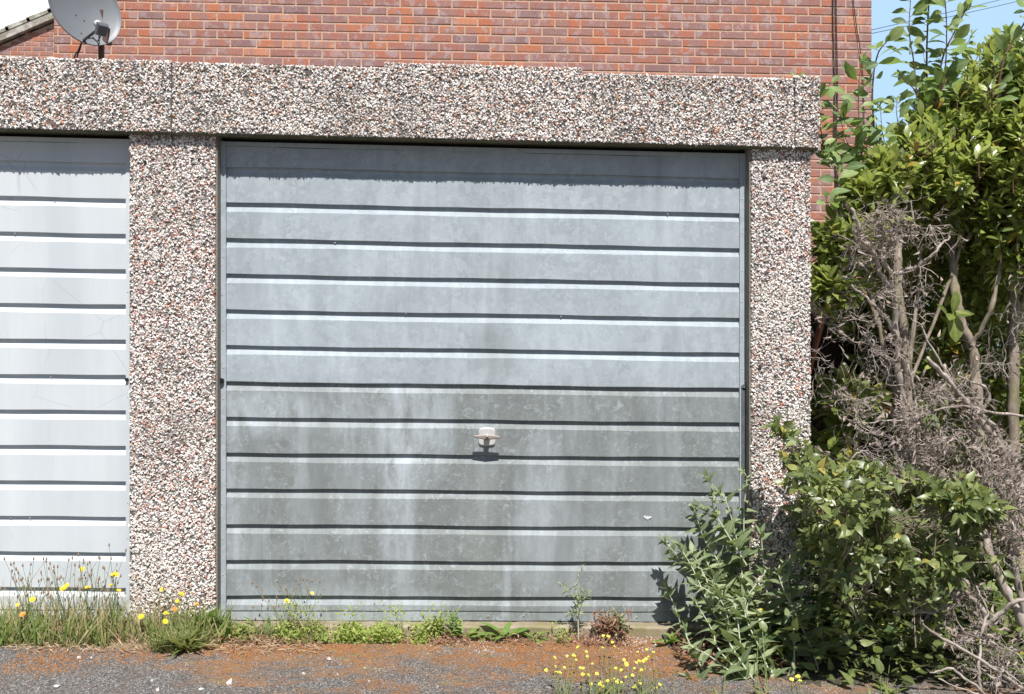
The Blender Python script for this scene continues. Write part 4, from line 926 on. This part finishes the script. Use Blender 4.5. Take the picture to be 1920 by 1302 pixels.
BS = [[(1400, 1200, -.3), (1388, 1050, -.16), (1365, 950, -.12), (1345, 920, -.12), (1322, 893, -.12)], [(1390, 1150, -.2), (1378, 1040, -.12), (1350, 985, -.12), (1310, 950, -.12)],
      [(1385, 1120, -.2), (1345, 1050, -.15), (1320, 1010, -.12), (1302, 955, -.12)], [(1380, 1110, -.2), (1310, 1065, -.14), (1270, 1040, -.10), (1243, 1013, -.10)],
      [(1310, 1250, -.3), (1280, 1180, -.13), (1262, 1130, -.09), (1248, 1100, -.08)], [(1395, 1060, -.15), (1395, 960, -.14), (1400, 900, -.14), (1392, 882, -.14)],
      [(1400, 1180, -.25), (1340, 1100, -.2), (1290, 1060, -.16), (1262, 1050, -.14)],
      [(1430, 1250, -.4), (1370, 1150, -.32), (1330, 1110, -.28), (1300, 1095, -.25)], [(1490, 1300, -.5), (1488, 1180, -.45), (1480, 1110, -.42), (1476, 1075, -.4)],
      [(1440, 1300, -.5), (1400, 1200, -.42), (1350, 1150, -.36), (1330, 1130, -.34)], [(1450, 1260, -.4), (1440, 1130, -.3), (1430, 1040, -.26), (1428, 1000, -.25)],
      [(1360, 1320, -.55), (1320, 1260, -.5), (1290, 1200, -.45), (1285, 1180, -.42)], [(1470, 1250, -.35), (1500, 1130, -.25), (1520, 1060, -.2), (1530, 1030, -.2)],
      [(1420, 1320, -.6), (1380, 1270, -.55), (1330, 1230, -.52), (1300, 1215, -.5)], [(1400, 1060, -.2), (1340, 960, -.15), (1340, 930, -.13)],       [(1500, 1320, -.5), (1540, 1230, -.4), (1540, 1180, -.38)], [(1330, 1320, -.6), (1310, 1290, -.58), (1290, 1270, -.56)]]
def jit(a, s_=14): return a + s_ * R.normal()
BS += [[(jit(1430), jit(1315), -.6), (jit(1330 + 21 * k_, 20), jit(1235), -.5), (jit(1300 + 24 * k_, 24), jit(1170 - 7 * k_, 24), -.42), (jit(1285 + 27 * k_, 26), jit(1130 - 9 * k_, 26), -.38)] for k_ in (0, 2, 3, 5, 6, 8)]
BS += [[(1420, 1260, -.45), (1400 - 14 * k_, 1160, -.3), (1380 - 20 * k_, 1105 - 9 * k_, -.2), (1372 - 24 * k_, 1075 - 12 * k_, -.16)] for k_ in range(5)]
for i_, p_ in enumerate(BS): bstem(pxline(p_), r=.0036, ln=(.082 if i_ < 19 else .10) * (.85 + .4 * R.random()), step=.030, wr=.46)
fo.build('foliage', BUDD, bd, True); tw.build('stems', BSTEM, bd)
# dark broad leaves in front of the pillar
ne = empty('broad_leaved_weed', G(1500, 1282), 'dark broad-leaved weed filling the shade between the buddleia and the shrubs', 'weed')
fo, tw = MB(), MB()
for p_ in ([(1470, 1290, -.3), (1460, 1190, -.22), (1450, 1130, -.18)], [(1500, 1290, -.35), (1500, 1190, -.28), (1490, 1110, -.2)], [(1540, 1290, -.3), (1560, 1200, -.2), (1555, 1130, -.15)],
           [(1450, 1300, -.4), (1420, 1200, -.3), (1400, 1130, -.25)], [(1580, 1290, -.3), (1600, 1220, -.2), (1610, 1170, -.15)], [(1480, 1310, -.45), (1450, 1240, -.4), (1440, 1190, -.4)], [(1520, 1310, -.45), (1530, 1250, -.4)], [(1640, 1300, -.3), (1660, 1220, -.2), (1670, 1190, -.2)], [(1700, 1300, -.35), (1690, 1240, -.3)],
           [(1620, 1310, -.4), (1590, 1260, -.35)], [(1740, 1310, -.35), (1760, 1230, -.3)], [(1420, 1290, -.38), (1480, 1130, -.24), (1510, 1070, -.2)]):
    bstem(pxline(p_), .004, .095, .028, .55, 'ovate', .05)
fo.build('foliage', DEEP, ne, True); tw.build('stems', GSTEM, ne)
gs = empty('tall_weed', G(1527, 1225), 'single thick green stalk with broad leaf pairs standing before the dark gap', 'weed')
fo, tw = MB(), MB(); bstem(pxline([(1527, 1225, -.30), (1537, 1120, -.27), (1545, 1050, -.25), (1552, 1000, -.24)]), .0085, .11, .075, .5, 'ovate', .25)
fo.build('foliage', DEEP, gs, True); tw.build('stem', GSTEM, gs)
# undergrowth: low shaded ground cover under the shrubs
fo = MB(); n = 4200; x = .98 + 2.2 * R.random(n); y = -0.95 + 1.6 * R.random(n)
keep_ = y > -0.40 - .9 * np.minimum(x - .98, .35); x, y = x[keep_], y[keep_]; n = len(x); z = np.array([gz(q) for q in x]) + 0.01 + 0.20 * R.random(n) ** 1.5
dd = R.normal(size=(n, 3)); dd[:, 2] = np.abs(dd[:, 2]) * .6
leaves(fo, np.stack([x, y, z], 1), dd, np.tile([0, -.3, 1.0], (n, 1)) + .4 * R.normal(size=(n, 3)), .025 + .05 * R.random(n), .45, 'ovate')
tag(fo.build('undergrowth', LOWER, None, True), 'low dark green undergrowth beneath the shrubs', 'ground cover', kind='stuff')
# violet blossom
for i, (a, b) in enumerate(((1468, 1056), (1482, 1056))):
    e = MB(); p = P(a, b, -.22)
    for _ in range(9):
        d = rdir(1)[0]; leaves(e, [p + .005 * R.normal(size=3)], [d], [(0, -1, .3)], .009, .7, 'oval')
    e.tube([p - (0, 0, .25), p - (0, 0, .12), p], [.0016, .0015, .001], 4, m=1)
    tag(e.build('violet_flower', [PURPLE, GSTEM]), ('left' if i == 0 else 'right') + ' one of two tiny violet flowers in front of the narrow pillar', 'flower', 'violet flowers by the pillar')

# ---------------------------------------------------------------- flowers and weeds
def flower(mb, p, r, m, n=14):
    d0 = np.array([R.normal() * .3, -.55 + R.normal() * .25, .8]); d0 /= np.linalg.norm(d0); a_ = np.cross(d0, (1, .1, .2)); a_ /= np.linalg.norm(a_); b_ = np.cross(d0, a_)
    th = np.arange(n) * 6.283 / n; d = np.cos(th)[:, None] * a_ + np.sin(th)[:, None] * b_ + d0 * .25
    leaves(mb, np.tile(p, (n, 1)), d, np.tile(d0, (n, 1)), r, .42, 'strap', fold=.1, bend=-.1, m=m)
    leaves(mb, np.tile(p + d0 * .002, (n // 2, 1)), d[::2] + d0 * .5, np.tile(d0, (n // 2, 1)), r * .6, .5, 'strap', m=m)
    mb.tube([p - d0 * .006, p - d0 * .002, p + d0 * .001], [.0012, r * .28, r * .22], 7, m=m)
def wild(label, base, flowers, seeds=(), r=.011, group=None, col=YELLOW, basal=18, bl=.06, stemm=GSTEM, name='wildflower', cat='wildflower', stm=.0010):
    e = empty(name, base, label, cat, group); st = MB()
    for i, (a, b, y) in enumerate(flowers):
        p = P(a, b, y); b0 = base + np.array([R.normal() * .012, R.normal() * .012, 0]); mid = (b0 * .45 + p * .55) + np.array([R.normal() * .012, 0, .015])
        st.tube(spline([b0, mid, p], 6), np.linspace(stm * 1.4, stm * .8, 13), 4, cap=False)
        f_ = MB(); flower(f_, p, r * (.75 + .5 * R.random()), 0); tag(f_.build('flower', col, e), None)
    if seeds:
        for a, b, y in seeds:
            sm = MB(); p = P(a, b, y); b0 = base + np.array([R.normal() * .03, R.normal() * .02, 0]); mid = (b0 * .5 + p * .5) + np.array([R.normal() * .02, 0, .01])
            c = spline([b0, mid, p], 6); sm.tube(c, np.linspace(stm * 1.3, stm * .7, 13), 3, cap=False)
            sm.tube([p - (0, 0, .009), p - (0, 0, .003), p + (0, 0, .005)], [.001, .0038, .0012], 6, m=1)
            if R.random() < .6:
                q_ = c[8]; e2 = q_ + np.array([R.normal() * .02, R.normal() * .01, .03]); sm.tube([q_, e2], [.0008, .0006], 3, cap=False); sm.tube([e2, e2 + (0, 0, .010)], [.0030, .0010], 5, m=1)
            sm.build('seed_stalk', [stemm, SEED], e)
    st.build('stems', stemm, e)
    if basal:
        lf = MB(); n = basal; th = R.random(n) * 6.283; d = np.stack([np.cos(th), np.sin(th), .6 + 1.2 * R.random(n)], 1)
        leaves(lf, base + np.stack([R.normal(size=n) * .018, R.normal(size=n) * .012, np.zeros(n)], 1), d, np.tile([0, 0, 1.0], (n, 1)), bl * (.6 + .8 * R.random(n)), .14, 'strap', bend=.4)
        lf.build('leaves', GRASS, e, True)
    return e
def gp(x, y):
    q_ = G(x, y)
    if q_[1] > -0.09: q_ = P(x, y, -0.09 - 0.03 * R.random())
    return np.array([q_[0], q_[1], gz(q_[0])])
def sds(x0, x1, y0, y1, n, d0=-.22, d1=-.06): return [(x0 + (x1 - x0) * R.random(), y0 + (y1 - y0) * R.random(), d0 + (d1 - d0) * R.random()) for _ in range(n)]
WG = 'yellow wildflowers along the wall foot'
wild('weed with two low yellow blooms nearest the left edge', gp(45, 1190), [(33, 1135, -.2), (61, 1125, -.2)], sds(0, 90, 1045, 1120, 16), group=WG)
wild('weed with a low orange-yellow bloom in the left grass', gp(60, 1200), [(43, 1153, -.25)], sds(20, 80, 1080, 1140, 8), group=WG, col=ORANGE)
wild('weed with a double bright bloom against the last rib of the pale door', gp(130, 1190), [(122, 1102, -.18), (126, 1097, -.17), (117, 1106, -.18)], sds(70, 150, 1045, 1120, 20), group=WG)
wild('tall thin weed with two stacked yellow blooms on the pale door', gp(165, 1188), [(164, 1103, -.16), (155, 1068, -.16)], sds(140, 190, 1030, 1110, 16), group=WG)
wild('upright weed with four yellow blooms beside the wide pillar', gp(222, 1185), [(217, 1078, -.14), (208, 1098, -.15), (222, 1108, -.15), (211, 1078, -.15)], sds(185, 240, 1020, 1120, 16), group=WG)
wild('loose weed with one bloom high on the wide pillar', gp(300, 1180), [(304, 1106, -.12), (265, 1157, -.2)], sds(250, 310, 1050, 1150, 14), group=WG)
wild('branched weed with five yellow blooms in the clump before the wide pillar', gp(345, 1222), [(340, 1115, -.2), (332, 1128, -.2), (311, 1150, -.24), (310, 1166, -.24), (313, 1152, -.22)], sds(310, 390, 1090, 1180, 18), group=WG, basal=60, bl=.10)
wild('weed with an orange bloom in the clump before the wide pillar', gp(350, 1215), [(328, 1143, -.2), (369, 1134, -.18)], sds(330, 390, 1110, 1170, 10), group=WG, col=ORANGE, basal=40, bl=.09)
wild('small weed with two pale blooms on the grey door near its left stile', gp(548, 1170), [(585, 1113, -.10), (537, 1128, -.10)], sds(470, 600, 1085, 1140, 26, -.12, -.06), group=WG, col=PALEY, stm=.0007)
RW = [(1040, 1250), (1043, 1261), (1075, 1229), (1080, 1238), (1058, 1252), (1111, 1245), (1088, 1253), (1093, 1265), (1119, 1264), (1128, 1280), (1130, 1287), (1083, 1282), (1090, 1290), (1108, 1283), (1105, 1296), (1131, 1193), (1140, 1194), (1148, 1205), (1152, 1213), (1130, 1215), (1196, 1223), (1213, 1219), (1225, 1224), (1198, 1240), (1208, 1239), (1170, 1238), (1167, 1252), (1175, 1247), (1189, 1254), (1203, 1257), (1152, 1273), (1165, 1280), (1190, 1288), (1200, 1282), (1187, 1290), (1237, 1284), (1077, 1231), (1216, 1232), (1101, 1231), (1174, 1270)]
labs = ['yellow-flowered weed at the left of the front flower patch', 'yellow-flowered weed with blooms nearest the sill, in the front patch', 'dense yellow-flowered weed in the middle of the front patch', 'yellow-flowered weed on the mossy patch at the right of the front flowers', 'low yellow-flowered weed at the bottom centre of the front flowers', 'yellow-flowered weed between the front patch and the buddleia']
cen = [(1060, 1340), (1140, 1300), (1110, 1360), (1205, 1320), (1160, 1370), (1235, 1360)]; grp = [[] for _ in cen]
for a, b in RW:
    i = min(range(6), key=lambda i: (a - cen[i][0]) ** 2 + 0.25 * (b + 60 - cen[i][1]) ** 2); grp[i].append((a, b, -.55 - .25 * R.random() if b > 1225 else -.38))
for i, (c_, f_) in enumerate(zip(cen, grp)):
    extra = [(a + R.normal() * 12, b + R.normal() * 10, y) for a, b, y in f_ if b > 1225 for _ in range(1)]
    wild(labs[i], gp(*c_), f_ + extra[:5], sds(c_[0] - 40, c_[0] + 40, 1235, 1300, 10, -.75, -.6), r=.0064, group='yellow flowered weeds at the front', col=PALEY, basal=14, bl=.05, stm=.0006)
for i, (a, b, fl, lb) in enumerate([(1350, 1330, [(1355, 1240, -.5), (1365, 1236, -.5), (1300, 1284, -.6), (1312, 1288, -.6), (1330, 1283, -.6)], 'yellow-flowered weed under the left side of the buddleia'),
        (1500, 1340, [(1484, 1275, -.6), (1493, 1270, -.6), (1500, 1278, -.6), (1513, 1287, -.6), (1497, 1269, -.58), (1509, 1292, -.6)], 'cluster of yellow blooms at the bottom edge under the buddleia'),
        (1430, 1310, [(1422, 1207, -.45), (1423, 1214, -.45), (1424, 1146, -.35), (1420, 1152, -.35), (1428, 1144, -.35)], 'orange-yellow blooms among the buddleia leaves'),
        (1660, 1310, [(1655, 1175, -.3), (1690, 1173, -.3), (1718, 1221, -.35)], 'yellow blooms in the shade under the low shrub')]):
    wild(lb, gp(a, b), fl, r=.0085, group='yellow flowered weeds at the front', col=PALEY if i != 2 else YELLOW, basal=10, stm=.0008)

# rosettes
def rosette(x, y, n, ln, label, m=DANDY, wr=.3, prof='oval', jag=.35, grp='leafy rosettes at the sill', up_=.5, name='dandelion_plant', cat='weed', sp=.01):
    b0 = gp(x, y); mb = MB(); th = np.arange(n) * 2.4 + R.random(); d = np.stack([np.cos(th), np.sin(th) * .8, up_ * (.4 + 1.2 * R.random(n))], 1)
    leaves(mb, b0 + np.stack([R.normal(size=n) * sp, R.normal(size=n) * sp * .6, np.full(n, .004)], 1), d, np.tile([0, 0, 1.0], (n, 1)), ln * (.6 + .6 * R.random(n)), wr, prof, jag=jag, bend=.5, fold=.3)
    o = mb.build(name, m, None, True); tag(o, label, cat, grp); return o
rosette(610, 1182, 9, .09, 'bright green dandelion rosette at the left of the lime ground cover')
rosette(640, 1180, 6, .06, 'small dark dandelion rosette beside the lime ground cover')
rosette(870, 1180, 7, .075, 'dandelion rosette with one upright leaf right of the bushy weed', up_=1.4)
rosette(905, 1184, 8, .07, 'flat dandelion rosette in the middle of the sill')
rosette(945, 1184, 11, .095, 'largest leafy dandelion rosette on the middle of the sill', up_=.9)
rosette(1000, 1187, 9, .07, 'dandelion rosette with a drooping dark leaf near the middle of the sill')
rosette(1055, 1192, 12, .045, 'small pale rosette left of the thin sapling', wr=.2)
rosette(1255, 1210, 9, .09, 'rosette under the lowest buddleia shoot', up_=.8)
rosette(385, 1190, 13, .15, 'tall dark green dock leaves beside the jamb of the grey door', DOCK, .28, 'lance', .15, up_=3.0, name='dock_plant', sp=.02)
rosette(352, 1172, 6, .13, 'pair of drooping dock leaves before the wide pillar', DOCK, .26, 'lance', .15, up_=1.6, name='dock_plant', sp=.02)
rosette(418, 1176, 6, .12, 'slim dock leaves standing before the left stile of the grey door', DOCK, .22, 'lance', .15, up_=3.0, name='dock_plant')
rosette(495, 1176, 7, .11, 'olive toothed thistle leaves before the grey door', DOCK, .24, 'lance', .5, up_=2.0, name='thistle_plant', sp=.035)
def bushy(x, y, n, h, w_, label, mats, name='bushy_weed', ln=.03, wr=.3, m2=None, prof='lance', r=.0012, grp='small bushy weeds at the sill'):
    b0 = gp(x, y); e = empty(name, b0, label, 'weed', grp); st, lf = MB(), MB()
    for _ in range(n):
        tip = b0 + np.array([R.normal() * w_, R.normal() * w_ * .5, h * (.5 + .6 * R.random())]); mid = (b0 + tip) / 2 + R.normal(size=3) * .008
        c = spline([b0 + R.normal(size=3) * (.01, .006, 0), mid, tip], 6); st.tube(c, r, 3, cap=False); k = 9; idx = R.integers(2, len(c), k)
        leaves(lf, c[idx], rdir(k) + np.array([0, 0, .5]), np.tile([0, -.4, 1.0], (k, 1)), ln * (.6 + .7 * R.random(k)), wr, prof, jag=.2)
        whorl(lf, tip, np.array([0, -.1, 1.0]), 5, ln, wr, prof)
    lf.build('leaves', mats, e, True); st.build('stems', m2 or GSTEM, e)
bushy(820, 1182, 13, .09, .032, 'bushy lime-green weed with grey tips left of centre on the sill', LIME, ln=.022)
bushy(850, 1175, 5, .10, .015, 'toothed grey-green weed beside the bushy lime one', DANDY, ln=.03)
bushy(1140, 1186, 22, .10, .035, 'dry pinkish tufted plant right of the thin sapling', DRYLEAF, ln=.035, wr=.16, m2=RSTEM)
bushy(1155, 1184, 8, .12, .02, 'grey-green tuft growing out of the dry pinkish plant', BUDD, ln=.04, wr=.2, m2=RSTEM)
sp_ = empty('young_sapling', gp(1085, 1192), 'thin young sapling with narrow grey-green leaves standing at the sill', 'sapling')
fo, tw = MB(), MB()
B0 = gp(1085, 1192)
for pts, ln in (([B0, P(1083, 1140, -.10), P(1081, 1105, -.10), P(1084, 1080, -.10), P(1094, 1060, -.10)], .028), ([P(1083, 1130, -.10), P(1072, 1115, -.11), P(1058, 1100, -.12), P(1046, 1092, -.12)], .028), ([P(1084, 1150, -.10), P(1092, 1128, -.11), P(1103, 1112, -.11)], .04), ([P(1083, 1135, -.10), P(1090, 1115, -.10), P(1096, 1108, -.11)], .026), ([P(1085, 1160, -.1), P(1070, 1150, -.12), P(1062, 1148, -.12)], .03)):
    bstem(pts, .0032 if ln < .03 and len(pts) == 5 else .0018, ln * 1.35, .011, .22, 'lance', .35)
fo.build('foliage', BUDD, sp_, True); tw.build('stem', BSTEM, sp_)

# ground cover, as stuff
def cover(name, m, label, n, fx, fy, hz, ln, wr=.3, prof='lance', cat='ground cover', upz=1.0, smooth=True):
    mb = MB(); x = fx(n); y = fy(x); z = np.array([gz(q) for q in x]) + hz(n, x)
    d = R.normal(size=(n, 3)); d[:, 2] = np.abs(d[:, 2]) * upz
    leaves(mb, np.stack([x, y, z], 1), d, np.tile([0, -.4, 1.0], (n, 1)) + .4 * R.normal(size=(n, 3)), ln * (.5 + R.random(n)), wr, prof)
    tag(mb.build(name, m, None, smooth), label, cat, kind='stuff')
U = lambda a, b: (lambda n: a + (b - a) * R.random(n))
def patches(cs):
    cs = [(X(a, -.1), s_ / 459.0, w_) for a, s_, w_ in cs]; w_ = np.array([c[2] for c in cs], float); w_ /= w_.sum()
    def f(n): i = R.choice(len(cs), n, p=w_); return np.array([cs[k][0] for k in i]) + np.array([cs[k][1] for k in i]) * R.normal(size=n)
    return f
yb = lambda a, b: (lambda x: a + (b - a) * R.random(len(x)))
cover('lime_groundcover', LIME, 'feathery lime-green ground cover along the sill', 3000, patches([(655, 16, 2), (700, 16, 2.2), (735, 12, 1.6), (790, 10, .8), (560, 14, .9), (450, 20, .9), (600, 6, .4), (395, 8, .5), (1052, 8, .2), (535, 8, .5)]), yb(-.17, -.075), lambda n, x: .06 * R.random(n) ** 1.6 * (0.6 + .5 * np.sin(x * 23) ** 2), .016, .35, 'oval')
cover('lime_groundcover', LIME, 'wispy yellow-green sprays of ground cover reaching up the grey door', 900, patches([(575, 18, 1), (660, 20, 1), (740, 14, 1), (830, 12, .6), (545, 12, 1)]), yb(-.14, -.07), lambda n, x: .03 + .11 * R.random(n) ** 1.3, .010, .5, 'oval')
def blades(name, n, fx, y0, y1, h0, h1, label, m, wr=.045, lean=.35, cat='grass'):
    mb = MB(); x = fx(n); y = y0 + (y1 - y0) * R.random(n); d = np.stack([R.normal(size=n) * lean, R.normal(size=n) * lean, np.ones(n)], 1)
    leaves(mb, np.stack([x, y, [gz(q) for q in x]], 1), d, np.stack([R.normal(size=n), -np.ones(n), np.zeros(n)], 1), h0 + (h1 - h0) * R.random(n) ** 1.7, wr, 'lance', bend=.35, fold=.1)
    tag(mb.build(name, m, None, True), label, cat, kind='stuff')
blades('grass', 2300, U(X(-150), X(240)), -.24, -.05, .01, .17, 'weedy grass growing along the pale door', GRASS)
blades('grass', 1100, U(X(-150), X(60)), -.24, -.05, .05, .12, 'lusher green grass at the left edge', DANDY, .05)
blades('dry_grass', 950, U(X(-150), X(420)), -.22, -.07, .02, .12, 'short bleached stalks mixed through the grass by the pale door', STRAW, .03, .5)
blades('dry_grass', 420, U(X(-150), X(330)), -.2, -.07, .10, .27, 'thin dry stalks rising in front of the pale door', STRAW, .012, .16)
blades('grass', 420, patches([(340, 13, 1)]), -.30, -.24, .04, .12, 'tuft of stiff grey-green blades on the asphalt before the wide pillar', GRASS, .035, .5)
blades('grass', 900, patches([(270, 25, 1), (330, 30, 1.4), (390, 20, 1.2)]), -.20, -.08, .03, .16, 'taller weedy grass in front of the wide pillar', GRASS)
blades('grass', 1300, U(X(235), X(620)), -.17, -.07, .02, .08, 'short patchy grass at the foot of the wide pillar and grey door', GRASS)
blades('dry_grass', 260, patches([(560, 20, 1), (480, 25, .5), (1140, 10, .5)]), -.13, -.07, .05, .14, 'fine dry stalks against the foot of the grey door', STRAW, .012, .3)
cover('dead_leaves', DRYLEAF, 'brown withered leaf litter along the sill and soil', 2300, patches([(430, 30, 1.2), (490, 30, 2), (540, 22, 1.2), (850, 20, 1.1), (960, 50, 1), (1110, 28, 1.4), (1150, 18, 1.4), (300, 70, 1.2), (120, 90, 1.6), (740, 60, .6)]), yb(-.20, -.075), lambda n, x: .002 + .026 * R.random(n) ** 2, .016, .28, cat='leaf litter', upz=.6)
cover('dead_leaves', STRAW, 'pale dry leaf and straw litter on the asphalt edge', 1700, U(X(-100), X(620)), yb(-.30, -.08), lambda n, x: .002 + .012 * R.random(n), .026, .10, cat='leaf litter', upz=.3)
cover('dead_leaves', DRYLEAF, 'reddish litter under the buddleia', 900, U(X(1240), X(1450)), yb(-.5, -.1), lambda n, x: .002 + .03 * R.random(n), .025, .25, cat='leaf litter')
# debris sticks
mb = MB()
for _ in range(70):
    p = gp(400 + 190 * R.random(), 1178 + 12 * R.random()); d = np.array([R.normal(), R.normal() * .3, .1 * R.normal()]); d /= np.linalg.norm(d); l_ = .02 + .05 * R.random()
    mb.tube([p + (0, 0, .008), p + d * l_ + (0, 0, .01 + .015 * R.random())], [.0018, .001], 4)
tag(mb.build('debris', DRYLEAF), 'heap of broken brown stems at the foot of the grey door', 'debris', kind='stuff')

# loose grit and moss tufts
n = 15000; x = X(-60) + (X(1560) - X(-60)) * R.random(n); y = -.95 + .90 * R.random(n) ** .8
mb = MB(); chips(mb, np.stack([x, y, [gz(q) + .001 for q in x]], 1), .0024); tag(mb.build('grit', STONE), 'loose grit scattered over the asphalt', 'grit', kind='stuff')
mb = MB(); K = 26000; x = X(100) + (X(1480) - X(100)) * R.random(K); y = -.80 + .70 * R.random(K)
fld = np.sin(x * 4.1 + 1.3 + 2.0 * np.sin(y * 5 + x)) * .5 + np.sin(y * 13 + x * 3.1) * .25 + np.sin(x * 17 + y * 9) * .16 + np.sin(x * 41 - y * 33) * .12 + (y + .42) * 1.8 - .12 - .5 * (x > .95)
k_ = (fld + .18 * R.normal(size=K) > .05) & (y < -.16); x, y = x[k_], y[k_]; n = len(x)
chips(mb, np.stack([x, y, [gz(q) + .001 for q in x]], 1), .0028)
mo = mb.build('moss', MOSS); tag(mo, 'rusty orange-brown moss creeping over the asphalt', 'moss', kind='stuff')
WST = simple('pale_stone', (0.66, 0.60, 0.56), .8, 0, .15, 60, .3)
for i, (a, b, r, lb) in enumerate([(105, 1290, .011, 'pinkish-white pebble on the asphalt near the left corner'), (430, 1283, .010, 'white angular pebble on the asphalt below the wide pillar'), (618, 1239, .008, 'flat white pebble on the rusty moss'), (684, 1255, .005, 'small white pebble beside the rusty moss'), (568, 1265, .005, 'small white pebble left of centre'),
        (172, 1234, .006, 'orange pebble on the asphalt below the pale door'), (148, 1235, .006, 'pale pebble beside the orange one'), (285, 1277, .005, 'tiny pale pebble below the tuft'), (377, 1293, .006, 'white pebble at the bottom edge left of the angular one'), (295, 1296, .005, 'white pebble at the bottom edge under the tuft'), (692, 1278, .004, 'tiny white pebble on the grey asphalt'), (633, 1266, .005, 'pale chip on the moss edge'), (420, 1203, .008, 'whitish stone at the edge of the soil'), (505, 1203, .009, 'pale stone in the moss below the debris')]):
    mb = MB(); chips(mb, [gp(a, b) + np.array([0, 0, r * .4])], r * 1.1); tag(mb.build('pebble', WST), lb, 'pebble', 'loose pale pebbles')

# ---------------------------------------------------------------- behind the shrubs
fe = empty('wooden_fence', P(1600, 900, 1.3), 'dark brown slatted fence behind the dead twigs', 'fence')
FW = simple('dark_fence_wood', (0.035, 0.024, 0.018), .85, 0, .35, 8, .2)
x0, x1 = P(1480, 651, 1.3)[0], P(1700, 651, 1.3)[0]; xx = x0
while xx < x1:
    mb = MB(); mb.box(xx, xx + .045, 1.30, 1.318, -.05, P(1500, 560, 1.3)[2] + .01 * R.normal(), 0); mb.build('slat', FW, fe); xx += .047
for z in (.35, 1.1): mb = MB(); mb.box(x0, x1, 1.319, 1.36, z, z + .07); mb.build('rail', FW, fe)
mb = MB(); a_, b_ = P(1549, 572, .75), P(1512, 715, .75); mb.tube([b_ - (b_ - a_) * -.6, b_, a_], [.014, .014, .014], 4)
tag(mb.build('leaning_batten', simple('brick_red_wood', (0.42, 0.15, 0.10), .8, 0, .3, 30, .1)), 'brick-red batten leaning in the gap beside the narrow pillar', 'batten')
mb = MB(); c = P(1672, 1122, .30); V = []; k = 16
for j, (h, r) in enumerate(((-.12, .10), (-.05, .105), (.02, .085), (.07, .055), (.085, .0))):
    V += [c + np.array([r * math.cos(i * 6.283 / k) * (1 + .12 * R.normal()), r * .7 * math.sin(i * 6.283 / k), h + .006 * R.normal()]) for i in range(k)]
mb.add(V, [[j * k + i, j * k + (i + 1) % k, (j + 1) * k + (i + 1) % k, (j + 1) * k + i] for j in range(4) for i in range(k)])
tag(mb.build('boulder', concrete('pale_boulder', (.42, .42, .45), (.62, .62, .66), (.10, .12, .06), 20)), 'pale grey stone half hidden under the low shrub', 'stone')
def bgtree(a, b, y, r, rz, n, label, m=BACKL, ln=.10):
    c = P(a, b, y); e = empty('garden_tree', (c[0], c[1], gz(0)), label, 'tree', 'garden shrubs beyond the hedge'); f_, t_ = MB(), MB()
    blob_foliage(f_, None, c, (r, r * .8, rz), n, ln, .5, 'ovate', 8, shell=.5, up=.4, twr=.004); f_.build('crown', m, e, True)
    t_.tube(spline([(c[0], c[1], gz(0) - .02), (c[0] + .05, c[1], c[2] * .5), c], 6), np.linspace(.06, .03, 13), 8); t_.build('trunk', BARK, e)
bgtree(1900, 600, 4.5, 1.0, .8, 380, 'bright garden shrub seen through the gaps at the right edge', ln=.12)
bgtree(1880, 500, 5.0, .9, .5, 260, 'pale green garden shrub glimpsed high between the right stems', ln=.12)
bgtree(1780, 830, 3.2, .7, .6, 260, 'garden shrub behind the middle of the evergreen stems', LOWER, ln=.11)
bgtree(1990, 860, 3.0, .7, .6, 200, 'low garden shrub beyond the right edge stems', ln=.11)
bgtree(1640, 620, 6.2, .8, .9, 300, 'tree beside the corner of the brick house', LOWER, ln=.14)
bgtree(1930, 180, 6.5, .5, .9, 140, 'distant pale tree top at the right edge of the sky', BACKL, ln=.14)
bgtree(2500, 600, 9.0, 1.6, 1.3, 260, 'wide garden shrub out beyond the right edge of the lawn', ln=.2)
bgtree(2200, 640, 11.0, 1.8, 1.2, 260, 'far garden tree beyond the lawn at the right', LOWER, ln=.22)
bgtree(1640, 1000, 1.9, .6, .5, 260, 'dark bush filling the shade behind the low shrub', LAUREL, ln=.09)
bgtree(1850, 1030, 2.1, .6, .5, 220, 'dark bush behind the grey stems at lower right', LAUREL, ln=.09)
gr_ = MB(); gr_.box(1.2, 14, 2.0, 30, -0.3, -0.02)
lawn = MB(); lawn.add([(1.0, 2.2, gz(1) + .004), (16, 2.2, gz(8) + .006), (16, 40, gz(8) + .006), (1.0, 40, gz(1) + .004)], [0, 1, 2, 3])
tag(lawn.build('lawn', concrete('lawn_green', (.08, .13, .03), (.14, .20, .05), (.2, .2, .1), 12)), 'garden lawn behind the shrubs', 'lawn', kind='structure')
